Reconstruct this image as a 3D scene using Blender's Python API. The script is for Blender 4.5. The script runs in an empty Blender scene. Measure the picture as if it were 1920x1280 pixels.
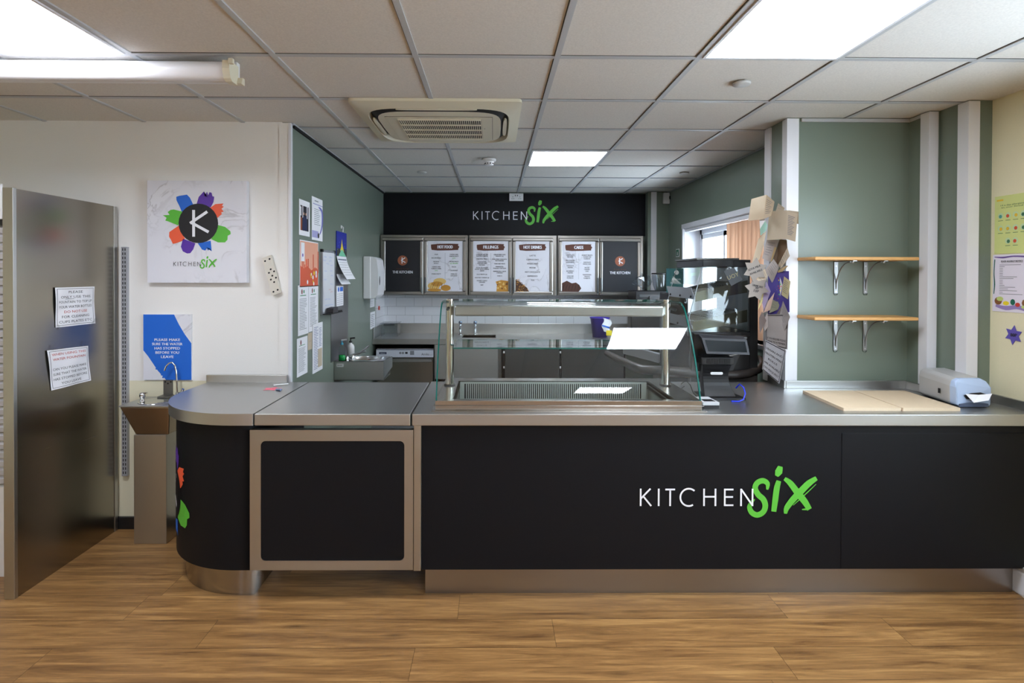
import bpy, math, random
from mathutils import Vector, Matrix
random.seed(7)
S = bpy.context.scene
COL = S.collection
PI = math.pi

# ------------------------------------------------------------------ camera
F_PX, YAW, PITCH, ROLL, CX, CY, EYE = 1068.0, .0103, -.009, .0034, 937.5, 524.4, 1.56
CEIL = 2.481

def cam_axes():
    fwd = Vector((math.sin(YAW)*math.cos(PITCH), math.cos(YAW)*math.cos(PITCH), math.sin(PITCH)))
    r = Vector((math.cos(YAW), -math.sin(YAW), 0)); u = r.cross(fwd)
    a, b = math.cos(ROLL), math.sin(ROLL)
    return r*a+u*b, -r*b+u*a, fwd
RT, UP, FW = cam_axes()
cd = bpy.data.cameras.new('camera'); cam = bpy.data.objects.new('camera', cd); COL.objects.link(cam)
cd.sensor_width = 36; cd.lens = F_PX/1920*36
cd.shift_x = (960-CX)/1920; cd.shift_y = (CY-640)/1920
cd.clip_start = .05; cd.clip_end = 200
m = Matrix.Identity(4)
for i in range(3):
    m[i][0], m[i][1], m[i][2] = RT[i], UP[i], -FW[i]
m[2][3] = EYE
cam.matrix_world = m
S.camera = cam

# ------------------------------------------------------------------ world, exposure
PANEL_POWER = 16
w = bpy.data.worlds.new('sky'); S.world = w; w.use_nodes = True
bg = w.node_tree.nodes['Background']; bg.inputs[0].default_value = (.74, .87, 1, 1); bg.inputs[1].default_value = 8
S.view_settings.view_transform = 'Standard'; S.view_settings.look = 'None'
S.view_settings.exposure = 1.0; S.view_settings.gamma = 1; S.view_settings.use_curve_mapping = False
S.cycles.use_denoising = True
S.cycles.max_bounces = 10; S.cycles.transparent_max_bounces = 16; S.cycles.diffuse_bounces = 5; S.cycles.glossy_bounces = 6
S.cycles.sample_clamp_indirect = 6; S.cycles.caustics_reflective = False; S.cycles.caustics_refractive = False

# a pixel of the photograph -> the point where its ray meets a real plane
def ray(px, py): return RT*((px-CX)/F_PX) + UP*(-(py-CY)/F_PX) + FW
def at_y(px, py, Y): d = ray(px, py); return d*(Y/d.y)+Vector((0, 0, EYE))
def at_x(px, py, X): d = ray(px, py); return d*(X/d.x)+Vector((0, 0, EYE))
def at_z(px, py, Z): d = ray(px, py); return d*((Z-EYE)/d.z)+Vector((0, 0, EYE))

# ------------------------------------------------------------------ materials
MATS = {}
def lin(c): return tuple(((x/255)/12.92 if x/255 <= .04045 else (((x/255)+.055)/1.055)**2.4) for x in c)
class NT:
    def __init__(s, m): s.t = m.node_tree; s.b = s.t.nodes['Principled BSDF']
    def n(s, typ, **k):
        q = s.t.nodes.new(typ)
        for a, v in k.items():
            if a.startswith('i'): q.inputs[int(a[1:])].default_value = v
            else: setattr(q, a, v)
        return q
    def l(s, a, b): s.t.links.new(a, b)
def mat(name, rgb=(200, 200, 200), rough=.5, metal=0, **k):
    if name in MATS: return MATS[name]
    m = bpy.data.materials.new(name); m.use_nodes = True
    b = m.node_tree.nodes['Principled BSDF']
    b.inputs['Base Color'].default_value = (*lin(rgb), 1); b.inputs['Roughness'].default_value = rough; b.inputs['Metallic'].default_value = metal
    if 'spec' in k: b.inputs['Specular IOR Level'].default_value = k['spec']
    if 'coat' in k: b.inputs['Coat Weight'].default_value = k['coat']
    if 'emit' in k:
        b.inputs['Emission Color'].default_value = (*lin(k.get('ecol', (255, 255, 255))), 1); b.inputs['Emission Strength'].default_value = k['emit']
    if 'noise' in k:                       # slight real unevenness of paint or grain
        t = NT(m); sc, amt = k['noise']
        co = t.n('ShaderNodeTexCoord'); mp = t.n('ShaderNodeMapping'); mp.inputs['Scale'].default_value = k.get('stretch', (1, 1, 1))
        nz = t.n('ShaderNodeTexNoise'); nz.inputs['Scale'].default_value = sc; nz.inputs['Detail'].default_value = 4
        t.l(co.outputs['Object'], mp.inputs[0]); t.l(mp.outputs[0], nz.inputs['Vector'])
        rr = t.n('ShaderNodeMapRange'); rr.inputs[3].default_value = 1-amt; rr.inputs[4].default_value = 1+amt
        t.l(nz.outputs['Fac'], rr.inputs[0])
        hv = t.n('ShaderNodeHueSaturation'); hv.inputs['Color'].default_value = (*lin(rgb), 1); t.l(rr.outputs[0], hv.inputs['Value']); t.l(hv.outputs[0], b.inputs['Base Color'])
        if 'rvar' in k:
            r2 = t.n('ShaderNodeMapRange'); r2.inputs[3].default_value = rough-k['rvar']; r2.inputs[4].default_value = rough+k['rvar']
            t.l(nz.outputs['Fac'], r2.inputs[0]); t.l(r2.outputs[0], b.inputs['Roughness'])
        if 'bump' in k:
            bp = t.n('ShaderNodeBump'); bp.inputs['Strength'].default_value = k['bump']; bp.inputs['Distance'].default_value = .002
            t.l(nz.outputs['Fac'], bp.inputs['Height']); t.l(bp.outputs[0], b.inputs['Normal'])
    MATS[name] = m; return m
def thin_glass(name, tint, ior=1.5, rough=0):
    m = bpy.data.materials.new(name); m.use_nodes = True; t = m.node_tree; t.nodes.clear()
    o = t.nodes.new('ShaderNodeOutputMaterial'); mx = t.nodes.new('ShaderNodeMixShader'); f = t.nodes.new('ShaderNodeFresnel'); ge = t.nodes.new('ShaderNodeNewGeometry')
    mr = t.nodes.new('ShaderNodeMapRange'); mr.inputs[3].default_value = ior; mr.inputs[4].default_value = 1/ior     # same Fresnel on both faces of the pane
    t.links.new(ge.outputs['Backfacing'], mr.inputs[0]); t.links.new(mr.outputs[0], f.inputs[0])
    tr = t.nodes.new('ShaderNodeBsdfTransparent'); tr.inputs[0].default_value = (*tint, 1)
    g = t.nodes.new('ShaderNodeBsdfGlossy'); g.inputs['Roughness'].default_value = rough
    t.links.new(f.outputs[0], mx.inputs[0]); t.links.new(tr.outputs[0], mx.inputs[1]); t.links.new(g.outputs[0], mx.inputs[2]); t.links.new(mx.outputs[0], o.inputs[0])
    MATS[name] = m; return m
def steel(name, rgb, rough, stretch, aniso=.0):
    return mat(name, rgb, rough, 1, noise=(9, .012), stretch=stretch, rvar=.008)
ST_X = steel('brushed_steel_along_x', (186, 186, 184), .34, (.6, 30, 30))
ST_Z = steel('brushed_steel_along_z', (186, 186, 183), .34, (30, 30, .6))
ST_TOP = steel('worktop_steel', (190, 190, 189), .38, (.5, 14, 6))
ST_D = steel('dull_steel', (140, 139, 136), .36, (1, 20, 20))
CHROME = mat('chrome', (205, 207, 210), .08, 1)
DARKST = mat('dark_steel', (88, 90, 92), .35, 1)
BLACKP = mat('black_laminate', (14, 16, 21), .5, noise=(300, .2), spec=.22)
BLACK = mat('black_plastic', (22, 22, 24), .38)
BLACKM = mat('matt_black', (12, 12, 13), .7)
BROWNBLK = mat('brown_black_rubber', (52, 46, 43), .45)
WHITE_W = mat('white_wall_paint', (236, 234, 230), .55, noise=(160, .02), bump=.12, spec=.3)
CREAM_LOW = mat('cream_lower_wall', (226, 220, 192), .55, noise=(160, .02), spec=.3)
CREAM_W = mat('cream_wall_paint', (226, 219, 186), .55, noise=(120, .03), bump=.1, spec=.3)
GREEN_W = mat('sage_green_wall_board', (116, 128, 116), .30, noise=(160, .04), bump=.08, spec=.45)
WHITE_T = mat('white_plastic_trim', (226, 227, 232), .35)
PVC = mat('white_plastic', (228, 229, 230), .35)
CREAMP = mat('aged_cream_plastic', (222, 215, 192), .4)
PAPER = mat('white_paper', (236, 236, 240), .8)
PAPER_O = mat('off_white_card', (196, 180, 156), .75, noise=(90, .03))
PAPER_G = mat('grey_white_card', (176, 168, 164), .75, noise=(90, .03))
KRAFT = mat('tan_card', (186, 160, 116), .8)
INK = mat('black_ink', (22, 22, 26), .6)
GREYINK = mat('grey_ink', (120, 122, 128), .7)
WHITEINK = mat('white_vinyl', (236, 238, 244), .5)
GREENV = mat('green_vinyl', (92, 186, 60), .5)
REDINK = mat('red_ink', (190, 50, 36), .6)
BLUE = mat('blue_ink', (30, 104, 208), .5)
PURPLE = mat('purple_ink', (88, 48, 160), .5)
ORANGE = mat('orange_ink', (238, 96, 60), .5)
BROWN = mat('brown_ink', (92, 50, 34), .55)
COPPER = mat('copper_brown_ink', (152, 84, 54), .55)
WOOD = mat('beech_board', (216, 194, 164), .5, noise=(14, .10), stretch=(12, 1, 12))
WOODE = mat('beech_edge', (206, 156, 92), .45, noise=(20, .08), stretch=(1, 8, 8))
DARKSLOT = mat('dark_slot', (8, 8, 9), .8)
YELLOW = mat('yellow_ink', (232, 208, 40), .6)
LIGHTG = mat('light_diffuser', (255, 255, 255), .5, emit=PANEL_POWER, ecol=(236, 243, 255))
GLASS = thin_glass('clear_glass', (.955, .975, .965))
ACRYL = thin_glass('clear_acrylic', (.90, .92, .93), 1.45, .05)
WINGL = thin_glass('window_glass', (.95, .97, .98), 1.4)
BAGM = thin_glass('clear_polythene', (.80, .84, .88), 1.9, .12)
GEDGE = mat('green_glass_edge', (14, 98, 88), .15)
GSHELF_EDGE = GEDGE

def marble():
    m = mat('white_marble_print', (224, 224, 230), .5); t = NT(m)
    co = t.n('ShaderNodeTexCoord'); n1 = t.n('ShaderNodeTexNoise'); n1.inputs['Scale'].default_value = 5; n1.inputs['Detail'].default_value = 7; n1.inputs['Distortion'].default_value = 1.3
    t.l(co.outputs['Object'], n1.inputs['Vector'])
    cr = t.n('ShaderNodeValToRGB'); e = cr.color_ramp.elements
    e[0].position = .47; e[0].color = (*lin((226, 226, 232)), 1); e[1].position = .53; e[1].color = (*lin((220, 220, 228)), 1)
    q = e.new(.5); q.color = (*lin((190, 188, 193)), 1)
    t.l(n1.outputs['Fac'], cr.inputs[0])
    n2 = t.n('ShaderNodeTexNoise'); n2.inputs['Scale'].default_value = 3; t.l(co.outputs['Object'], n2.inputs['Vector'])
    r = t.n('ShaderNodeMapRange'); r.inputs[1].default_value = .45; r.inputs[2].default_value = .62; t.l(n2.outputs['Fac'], r.inputs[0])
    mx = t.n('ShaderNodeMix', data_type='RGBA'); mx.inputs[6].default_value = (*lin((224, 224, 231)), 1)
    t.l(r.outputs[0], mx.inputs[0]); t.l(cr.outputs[0], mx.inputs[7]); t.l(mx.outputs[2], t.b.inputs['Base Color'])
    return m
MARBLE = marble()
def tile_mat():
    m = mat('white_glazed_tile', (226, 228, 232), .12); t = NT(m)
    co = t.n('ShaderNodeTexCoord'); sp = t.n('ShaderNodeSeparateXYZ'); cb = t.n('ShaderNodeCombineXYZ')
    t.l(co.outputs['Object'], sp.inputs[0]); t.l(sp.outputs[0], cb.inputs[0]); t.l(sp.outputs[2], cb.inputs[1])
    br = t.n('ShaderNodeTexBrick', offset=.5); br.inputs['Scale'].default_value = 1
    br.inputs['Color1'].default_value = (*lin((228, 229, 233)), 1); br.inputs['Color2'].default_value = (*lin((222, 224, 228)), 1); br.inputs['Mortar'].default_value = (*lin((172, 174, 178)), 1)
    br.inputs['Mortar Size'].default_value = .0018; br.inputs['Brick Width'].default_value = .2; br.inputs['Row Height'].default_value = .1
    t.l(cb.outputs[0], br.inputs['Vector']); t.l(br.outputs[0], t.b.inputs['Base Color'])
    return m
TILE = tile_mat()
def ceiling_mat():
    m = mat('mineral_fibre_tile', (222, 218, 212), .85, spec=.1); t = NT(m)
    co = t.n('ShaderNodeTexCoord'); nz = t.n('ShaderNodeTexNoise'); nz.inputs['Scale'].default_value = 130; nz.inputs['Detail'].default_value = 5
    t.l(co.outputs['Object'], nz.inputs['Vector'])
    r = t.n('ShaderNodeMapRange'); r.inputs[1].default_value = .3; r.inputs[2].default_value = .7; r.inputs[3].default_value = .92; r.inputs[4].default_value = 1.04
    t.l(nz.outputs['Fac'], r.inputs[0]); hv = t.n('ShaderNodeHueSaturation'); hv.inputs['Color'].default_value = (*lin((222, 218, 212)), 1)
    t.l(r.outputs[0], hv.inputs['Value']); t.l(hv.outputs[0], t.b.inputs['Base Color']); return m
CTILE = ceiling_mat()
CBAR = mat('ceiling_grid_bar', (186, 188, 190), .45)

def floor_mat():
    m = mat('oak_vinyl_plank', (170, 120, 70), .42); t = NT(m)
    co = t.n('ShaderNodeTexCoord'); sp = t.n('ShaderNodeSeparateXYZ'); t.l(co.outputs['Object'], sp.inputs[0])
    def M(op, a, b=None, c=None):
        q = t.n('ShaderNodeMath', operation=op)
        for i, v in enumerate((a, b, c)):
            if v is None: continue
            if isinstance(v, (int, float)): q.inputs[i].default_value = v
            else: t.l(v, q.inputs[i])
        return q.outputs[0]
    W, L = .1965, 1.505
    yy = M('DIVIDE', M('SUBTRACT', sp.outputs[1], 2.174), W)
    k = M('FLOOR', yy); fy = M('FRACT', yy)
    off = M('FRACT', M('ADD', M('MULTIPLY', M('MULTIPLY', k, k), .1615), M('MULTIPLY', k, .2315)))
    xx = M('SUBTRACT', M('DIVIDE', M('ADD', sp.outputs[0], .325), L), off)
    xi = M('FLOOR', xx); fx = M('FRACT', xx)
    cb = t.n('ShaderNodeCombineXYZ'); t.l(k, cb.inputs[0]); t.l(xi, cb.inputs[1])
    wn = t.n('ShaderNodeTexWhiteNoise', noise_dimensions='2D'); t.l(cb.outputs[0], wn.inputs['Vector'])
    # grain coordinates: stretched, shifted per plank
    g = t.n('ShaderNodeCombineXYZ'); t.l(M('ADD', M('MULTIPLY', sp.outputs[0], 1.6), M('MULTIPLY', wn.outputs['Value'], 31)), g.inputs[0]); t.l(M('MULTIPLY', sp.outputs[1], 20), g.inputs[1]); t.l(M('MULTIPLY', wn.outputs['Value'], 9), g.inputs[2])
    n1 = t.n('ShaderNodeTexNoise'); n1.inputs['Scale'].default_value = 1.3; n1.inputs['Detail'].default_value = 9; n1.inputs['Roughness'].default_value = .68; n1.inputs['Distortion'].default_value = .55; t.l(g.outputs[0], n1.inputs['Vector'])
    cr = t.n('ShaderNodeValToRGB'); e = cr.color_ramp.elements
    e[0].position = .28; e[0].color = (*lin((98, 66, 36)), 1); e[1].position = .72; e[1].color = (*lin((184, 140, 86)), 1)
    q = e.new(.5); q.color = (*lin((146, 106, 62)), 1)
    t.l(n1.outputs['Fac'], cr.inputs[0])
    # fine pores
    g2 = t.n('ShaderNodeCombineXYZ'); t.l(M('MULTIPLY', sp.outputs[0], 9), g2.inputs[0]); t.l(M('MULTIPLY', sp.outputs[1], 140), g2.inputs[1]); t.l(wn.outputs['Value'], g2.inputs[2])
    n2 = t.n('ShaderNodeTexNoise'); n2.inputs['Scale'].default_value = 1; n2.inputs['Detail'].default_value = 3; t.l(g2.outputs[0], n2.inputs['Vector'])
    # knots
    g3 = t.n('ShaderNodeCombineXYZ'); t.l(M('ADD', M('MULTIPLY', sp.outputs[0], 2.3), M('MULTIPLY', wn.outputs['Value'], 17)), g3.inputs[0]); t.l(M('MULTIPLY', sp.outputs[1], 7), g3.inputs[1])
    vo = t.n('ShaderNodeTexVoronoi'); vo.inputs['Scale'].default_value = 1; t.l(g3.outputs[0], vo.inputs['Vector'])
    kn = t.n('ShaderNodeMapRange'); kn.inputs[1].default_value = .03; kn.inputs[2].default_value = .16; kn.inputs[3].default_value = .62; kn.inputs[4].default_value = 1; t.l(vo.outputs['Distance'], kn.inputs[0])
    v = M('MULTIPLY', M('MULTIPLY_ADD', wn.outputs['Value'], .14, .93), M('MULTIPLY_ADD', n2.outputs['Fac'], .5, .75))
    v = M('MULTIPLY', v, kn.outputs[0])
    ex = M('MINIMUM', fx, M('SUBTRACT', 1, fx)); ey = M('MINIMUM', fy, M('SUBTRACT', 1, fy))
    seam = M('MINIMUM', M('DIVIDE', M('MULTIPLY', ex, L), .0022), M('DIVIDE', M('MULTIPLY', ey, W), .0026))
    seam = M('MINIMUM', seam, 1); v = M('MULTIPLY', v, M('MULTIPLY_ADD', seam, .62, .38))
    hv = t.n('ShaderNodeHueSaturation'); t.l(cr.outputs[0], hv.inputs['Color']); t.l(v, hv.inputs['Value']); t.l(hv.outputs[0], t.b.inputs['Base Color'])
    bp = t.n('ShaderNodeBump'); bp.inputs['Strength'].default_value = .15; bp.inputs['Distance'].default_value = .001; t.l(n2.outputs['Fac'], bp.inputs['Height']); t.l(bp.outputs[0], t.b.inputs['Normal'])
    return m
FLOOR = floor_mat()

# ------------------------------------------------------------------ mesh builder
def fr(o, u=(1, 0, 0), v=(0, 0, 1)):
    o, u, v = Vector(o), Vector(u).normalized(), Vector(v).normalized(); n = u.cross(v)
    return lambda a, b, c=0: o+u*a+v*b+n*c
def front(x, y, z): return fr((x, y, z))                        # faces -Y (u to +X, v up; positive c comes to the viewer)
def fplus(o): return fr(o, (0, -1, 0), (0, 0, 1))                # faces -X
TEXTC = {}
def glyphs(s):
    if s in TEXTC: return TEXTC[s]
    c = bpy.data.curves.new('t', 'FONT'); c.body = s; c.size = 1; c.resolution_u = 2
    o = bpy.data.objects.new('t', c); COL.objects.link(o)
    dg = bpy.context.evaluated_depsgraph_get(); me = bpy.data.meshes.new_from_object(o.evaluated_get(dg))
    V = [tuple(v.co) for v in me.vertices]; F = [tuple(p.vertices) for p in me.polygons]
    bpy.data.objects.remove(o); bpy.data.curves.remove(c); bpy.data.meshes.remove(me)
    TEXTC[s] = (V, F); return TEXTC[s]
class MB:
    def __init__(s): s.v, s.f, s.m, s.s = [], [], [], []
    def add(s, V, F, m=0, sm=False):
        b = len(s.v); s.v += [Vector(p) for p in V]
        for f in F: s.f.append([b+i for i in f]); s.m.append(m); s.s.append(sm)
        return s
    def hexa(s, P, m=0):
        return s.add(P, [(0, 3, 2, 1), (4, 5, 6, 7), (0, 1, 5, 4), (1, 2, 6, 5), (2, 3, 7, 6), (3, 0, 4, 7)], m)
    def box(s, x0, x1, y0, y1, z0, z1, m=0):
        return s.hexa([(x0, y0, z0), (x1, y0, z0), (x1, y1, z0), (x0, y1, z0), (x0, y0, z1), (x1, y0, z1), (x1, y1, z1), (x0, y1, z1)], m)
    def fbox(s, f, a0, a1, b0, b1, c0, c1, m=0):
        return s.hexa([f(a0, b0, c0), f(a1, b0, c0), f(a1, b0, c1), f(a0, b0, c1), f(a0, b1, c0), f(a1, b1, c0), f(a1, b1, c1), f(a0, b1, c1)], m)
    def poly(s, P, m=0): return s.add(P, [tuple(range(len(P)))], m)
    def slab(s, xs, ys, keep, z0, z1, m=0):                      # one slab from grid cells, shared edges
        nx, ny = len(xs), len(ys); V = [(x, y, z) for z in (z0, z1) for y in ys for x in xs]; I = lambda i, j, k: k*nx*ny+j*nx+i; F = []
        K = lambda i, j: 0 <= i < nx-1 and 0 <= j < ny-1 and keep(i, j)
        for i in range(nx-1):
            for j in range(ny-1):
                if not K(i, j): continue
                F.append((I(i, j, 1), I(i+1, j, 1), I(i+1, j+1, 1), I(i, j+1, 1))); F.append((I(i, j, 0), I(i, j+1, 0), I(i+1, j+1, 0), I(i+1, j, 0)))
                if not K(i, j-1): F.append((I(i, j, 0), I(i+1, j, 0), I(i+1, j, 1), I(i, j, 1)))
                if not K(i, j+1): F.append((I(i+1, j+1, 0), I(i, j+1, 0), I(i, j+1, 1), I(i+1, j+1, 1)))
                if not K(i-1, j): F.append((I(i, j+1, 0), I(i, j, 0), I(i, j, 1), I(i, j+1, 1)))
                if not K(i+1, j): F.append((I(i+1, j, 0), I(i+1, j+1, 0), I(i+1, j+1, 1), I(i+1, j, 1)))
        used = sorted({i for f in F for i in f}); mp = {a: b for b, a in enumerate(used)}
        return s.add([V[i] for i in used], [tuple(mp[i] for i in f) for f in F], m)
    def fpoly(s, f, P, c=0, m=0): return s.poly([f(a, b, c) for a, b in P], m)
    def frect(s, f, a0, a1, b0, b1, c=0, m=0): return s.poly([f(a0, b0, c), f(a1, b0, c), f(a1, b1, c), f(a0, b1, c)], m)
    def prism(s, P, lo, hi, m=0, sm=False):                     # P: closed loop of points, lo/hi: offset vectors
        n = len(P); A = [Vector(p)+Vector(lo) for p in P]; B = [Vector(p)+Vector(hi) for p in P]
        s.add(A+B, [tuple(range(n))[::-1], tuple(range(n, 2*n))], m)
        s.add(A+B, [(i, (i+1) % n, n+(i+1) % n, n+i) for i in range(n)], m, sm); return s
    def fprism(s, f, P, c0, c1, m=0, sm=False):
        n = len(P); A = [f(a, b, c0) for a, b in P]; B = [f(a, b, c1) for a, b in P]
        s.add(A+B, [tuple(range(n))[::-1], tuple(range(n, 2*n))], m)
        return s.add(A+B, [(i, (i+1) % n, n+(i+1) % n, n+i) for i in range(n)], m, sm)
    def tube(s, P, r, n=12, m=0, caps=True):
        P = [Vector(p) for p in P]; R = r if isinstance(r, (list, tuple)) else [r]*len(P)
        rings = []; up = None
        for i, p in enumerate(P):
            d = (P[min(i+1, len(P)-1)]-P[max(i-1, 0)]).normalized()
            if up is None: up = d.orthogonal().normalized()
            up = (up-d*up.dot(d)).normalized(); w_ = d.cross(up)
            rings.append([p+(up*math.cos(2*PI*k/n)+w_*math.sin(2*PI*k/n))*R[i] for k in range(n)])
        V = [q for g in rings for q in g]
        F = [(i*n+k, i*n+(k+1) % n, (i+1)*n+(k+1) % n, (i+1)*n+k) for i in range(len(P)-1) for k in range(n)]
        s.add(V, F, m, True)
        if caps: s.add(rings[0], [tuple(range(n))[::-1]], m); s.add(rings[-1], [tuple(range(n))], m)
        return s
    def lathe(s, o, prof, n=24, m=0, ax=(0, 0, 1)):
        o = Vector(o); ax = Vector(ax).normalized(); u = ax.orthogonal().normalized(); w_ = ax.cross(u)
        V = [o+ax*h+(u*math.cos(2*PI*k/n)+w_*math.sin(2*PI*k/n))*max(r, 1e-5) for r, h in prof for k in range(n)]
        return s.add(V, [(i*n+k, i*n+(k+1) % n, (i+1)*n+(k+1) % n, (i+1)*n+k) for i in range(len(prof)-1) for k in range(n)], m, True)
    def disc(s, f, a, b, r, c=0, m=0, n=20, r2=None): return s.fpoly(f, [(a+r*math.cos(2*PI*k/n), b+(r2 or r)*math.sin(2*PI*k/n)) for k in range(n)], c, m)
    def stroke(s, f, P, W, c=0, m=0, smooth=True, step=4):     # painted stroke of varying width
        if not isinstance(W, (list, tuple)): W = [W]*len(P)
        if smooth and len(P) > 2:
            Q, X = [], []
            for i in range(len(P)-1):
                p0, p1, p2, p3 = P[max(i-1, 0)], P[i], P[i+1], P[min(i+2, len(P)-1)]
                for k in range(step):
                    t = k/step
                    Q.append(tuple(.5*(2*p1[j]+(p2[j]-p0[j])*t+(2*p0[j]-5*p1[j]+4*p2[j]-p3[j])*t*t+(3*p1[j]-p0[j]-3*p2[j]+p3[j])*t**3) for j in (0, 1))); X.append(W[i]*(1-t)+W[i+1]*t)
            Q.append(P[-1]); X.append(W[-1]); P, W = Q, X
        L, R = [], []
        for i in range(len(P)):
            a, b = P[max(i-1, 0)], P[min(i+1, len(P)-1)]; dx, dy = b[0]-a[0], b[1]-a[1]; q = math.hypot(dx, dy) or 1
            nx, ny = -dy/q*W[i]/2, dx/q*W[i]/2; L.append(f(P[i][0]+nx, P[i][1]+ny, c)); R.append(f(P[i][0]-nx, P[i][1]-ny, c))
        n = len(P); return s.add(L+R, [(i, n+i, n+i+1, i+1) for i in range(n-1)], m)
    def text(s, t, f, a, b, h, wid=None, al='c', c=.0006, m=1, bold=0):
        V, F = glyphs(t)
        if not V: return s
        x0, x1 = min(v[0] for v in V), max(v[0] for v in V); k = h/.70
        kx = k if wid is None else wid/(x1-x0)
        w_ = (x1-x0)*kx; ox = a-w_/2 if al == 'c' else (a if al == 'l' else a-w_)
        for d in ([0] if not bold else [-bold, 0, bold]):
            s.add([f(ox+(v[0]-x0)*kx+d, b+v[1]*k, c+(.00025 if d > 0 else .0005 if d < 0 else 0)) for v in V], F, m)
        return s
    def build(s, name, mats, parent=None, label=None, cat=None, group=None, kind=None, bevel=0, seg=2, at=None):
        mats = mats if isinstance(mats, (list, tuple)) else [mats]
        if parent is None:
            xs = [v.x for v in s.v]; ys = [v.y for v in s.v]; zs = [v.z for v in s.v]
            o = Vector(at) if at else Vector(((min(xs)+max(xs))/2, (min(ys)+max(ys))/2, min(zs)))
            if kind == 'structure': o = Vector((0, 0, 0))
            base = o
        else: o = Vector((0, 0, 0)); base = Vector(parent['_w'])
        me = bpy.data.meshes.new(name); me.from_pydata([tuple(v-base) for v in s.v], [], s.f)
        for q in mats: me.materials.append(q)
        me.polygons.foreach_set('material_index', s.m); me.polygons.foreach_set('use_smooth', s.s); me.update()
        ob = bpy.data.objects.new(name, me); COL.objects.link(ob)
        if parent is None: ob.location = o
        else: ob.parent = parent
        ob['_w'] = list(base)
        if bevel:
            b = ob.modifiers.new('bevel', 'BEVEL'); b.width = bevel; b.segments = seg; b.limit_method = 'ANGLE'; b.angle_limit = math.radians(40)
        tag(ob, label, cat, group, kind); return ob
def tag(o, label=None, cat=None, group=None, kind=None):
    if label: o['label'] = label
    if cat: o['category'] = cat
    if group: o['group'] = group
    if kind: o['kind'] = kind
def thing(name, label, cat, loc, group=None):
    o = bpy.data.objects.new(name, None); o.empty_display_size = .1; COL.objects.link(o); o.location = loc; o['_w'] = list(loc); tag(o, label, cat, group); return o
def struct(name, mb, mats, bevel=0): return mb.build(name, mats, kind='structure', bevel=bevel)

# lettering and emblem of the place, drawn as strokes in a plane
def kitchen_word(mb, f, a0, b0, s, m):                           # s: metres per unit; letters 80 units high, 540 long
    cc = [.0010]
    def g(P, w_=8): cc[0] += .00012; mb.stroke(f, [(a0+x*s, b0+y*s) for x, y in P], w_*s, cc[0], m, False)
    g([(4, 0), (4, 82)]); g([(4, 34), (50, 82)]); g([(16, 46), (54, 0)])
    g([(89, 0), (89, 82)]); g([(120, 78), (166, 78)]); g([(143, 0), (143, 80)])
    g([(231+40*math.cos(math.radians(q)), 41+41*math.sin(math.radians(q))) for q in range(48, 314, 14)], 8)
    g([(303, 0), (303, 82)]); g([(357, 0), (357, 82)]); g([(303, 44), (357, 44)])
    g([(401, 0), (401, 82)]); g([(401, 78), (442, 78)]); g([(401, 43), (440, 43)]); g([(401, 4), (442, 4)])
    g([(478, 0), (478, 82)]); g([(478, 80), (532, 3)]); g([(532, 0), (532, 82)])
def six_word(mb, f, a0, b0, s, m):
    def g(P, w_, c=.0009): mb.stroke(f, [(a0+(x-100)*s, b0+(248-y)*s) for x, y in P], [q*s for q in w_], c, m)
    g([(702, 168), (704, 140), (682, 126), (655, 136), (645, 162), (660, 192), (684, 214), (694, 244), (684, 274), (656, 288), (630, 276), (619, 250), (630, 226), (644, 214)], [10, 22, 26, 26, 26, 27, 27, 27, 26, 26, 26, 23, 16, 5])
    g([(746, 104), (756, 84), (764, 58)], [16, 36, 22], .0010)
    g([(757, 126), (748, 160), (741, 215), (734, 272)], [22, 28, 28, 24], .0011)
    g([(784, 116), (812, 138), (852, 190), (880, 224), (904, 262)], [16, 27, 32, 30, 24], .0009)
    g([(936, 114), (900, 138), (862, 176), (826, 214), (796, 254), (790, 282)], [20, 30, 32, 30, 26, 14], .0010)
    g([(868, 262), (890, 260), (908, 250)], [4, 10, 14], .0013); g([(934, 142), (890, 184), (826, 242)], [3, 5, 3], .0013); g([(936, 122), (905, 132)], [9, 14], .0013)
PET = [('B', [(1390, 715), (1372, 672), (1350, 628), (1348, 602), (1372, 594), (1400, 590), (1428, 585), (1450, 608), (1475, 660), (1430, 690)]),
 ('P', [(1498, 660), (1516, 602), (1555, 560), (1560, 596), (1578, 562), (1588, 594), (1596, 566), (1612, 570), (1618, 596), (1632, 600), (1626, 640), (1605, 680)]),
 ('O', [(1600, 684), (1640, 655), (1700, 650), (1688, 668), (1703, 674), (1686, 690), (1702, 712), (1684, 716), (1688, 730), (1656, 758)]),
 ('G', [(1660, 812), (1712, 825), (1752, 858), (1754, 880), (1732, 892), (1730, 922), (1712, 942), (1660, 942), (1608, 918)]),
 ('B', [(1508, 950), (1560, 940), (1605, 930), (1612, 1010), (1596, 986), (1586, 1006), (1576, 986), (1564, 1004), (1540, 996)]),
 ('P', [(1398, 915), (1490, 950), (1474, 996), (1452, 1024), (1428, 1026), (1396, 1010), (1382, 976)]),
 ('O', [(1368, 816), (1412, 915), (1388, 934), (1345, 950), (1322, 954), (1310, 928), (1294, 900), (1296, 866)]),
 ('G', [(1392, 712), (1330, 697), (1306, 700), (1284, 716), (1298, 738), (1248, 740), (1276, 760), (1266, 780), (1288, 786), (1362, 816)])]
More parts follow.
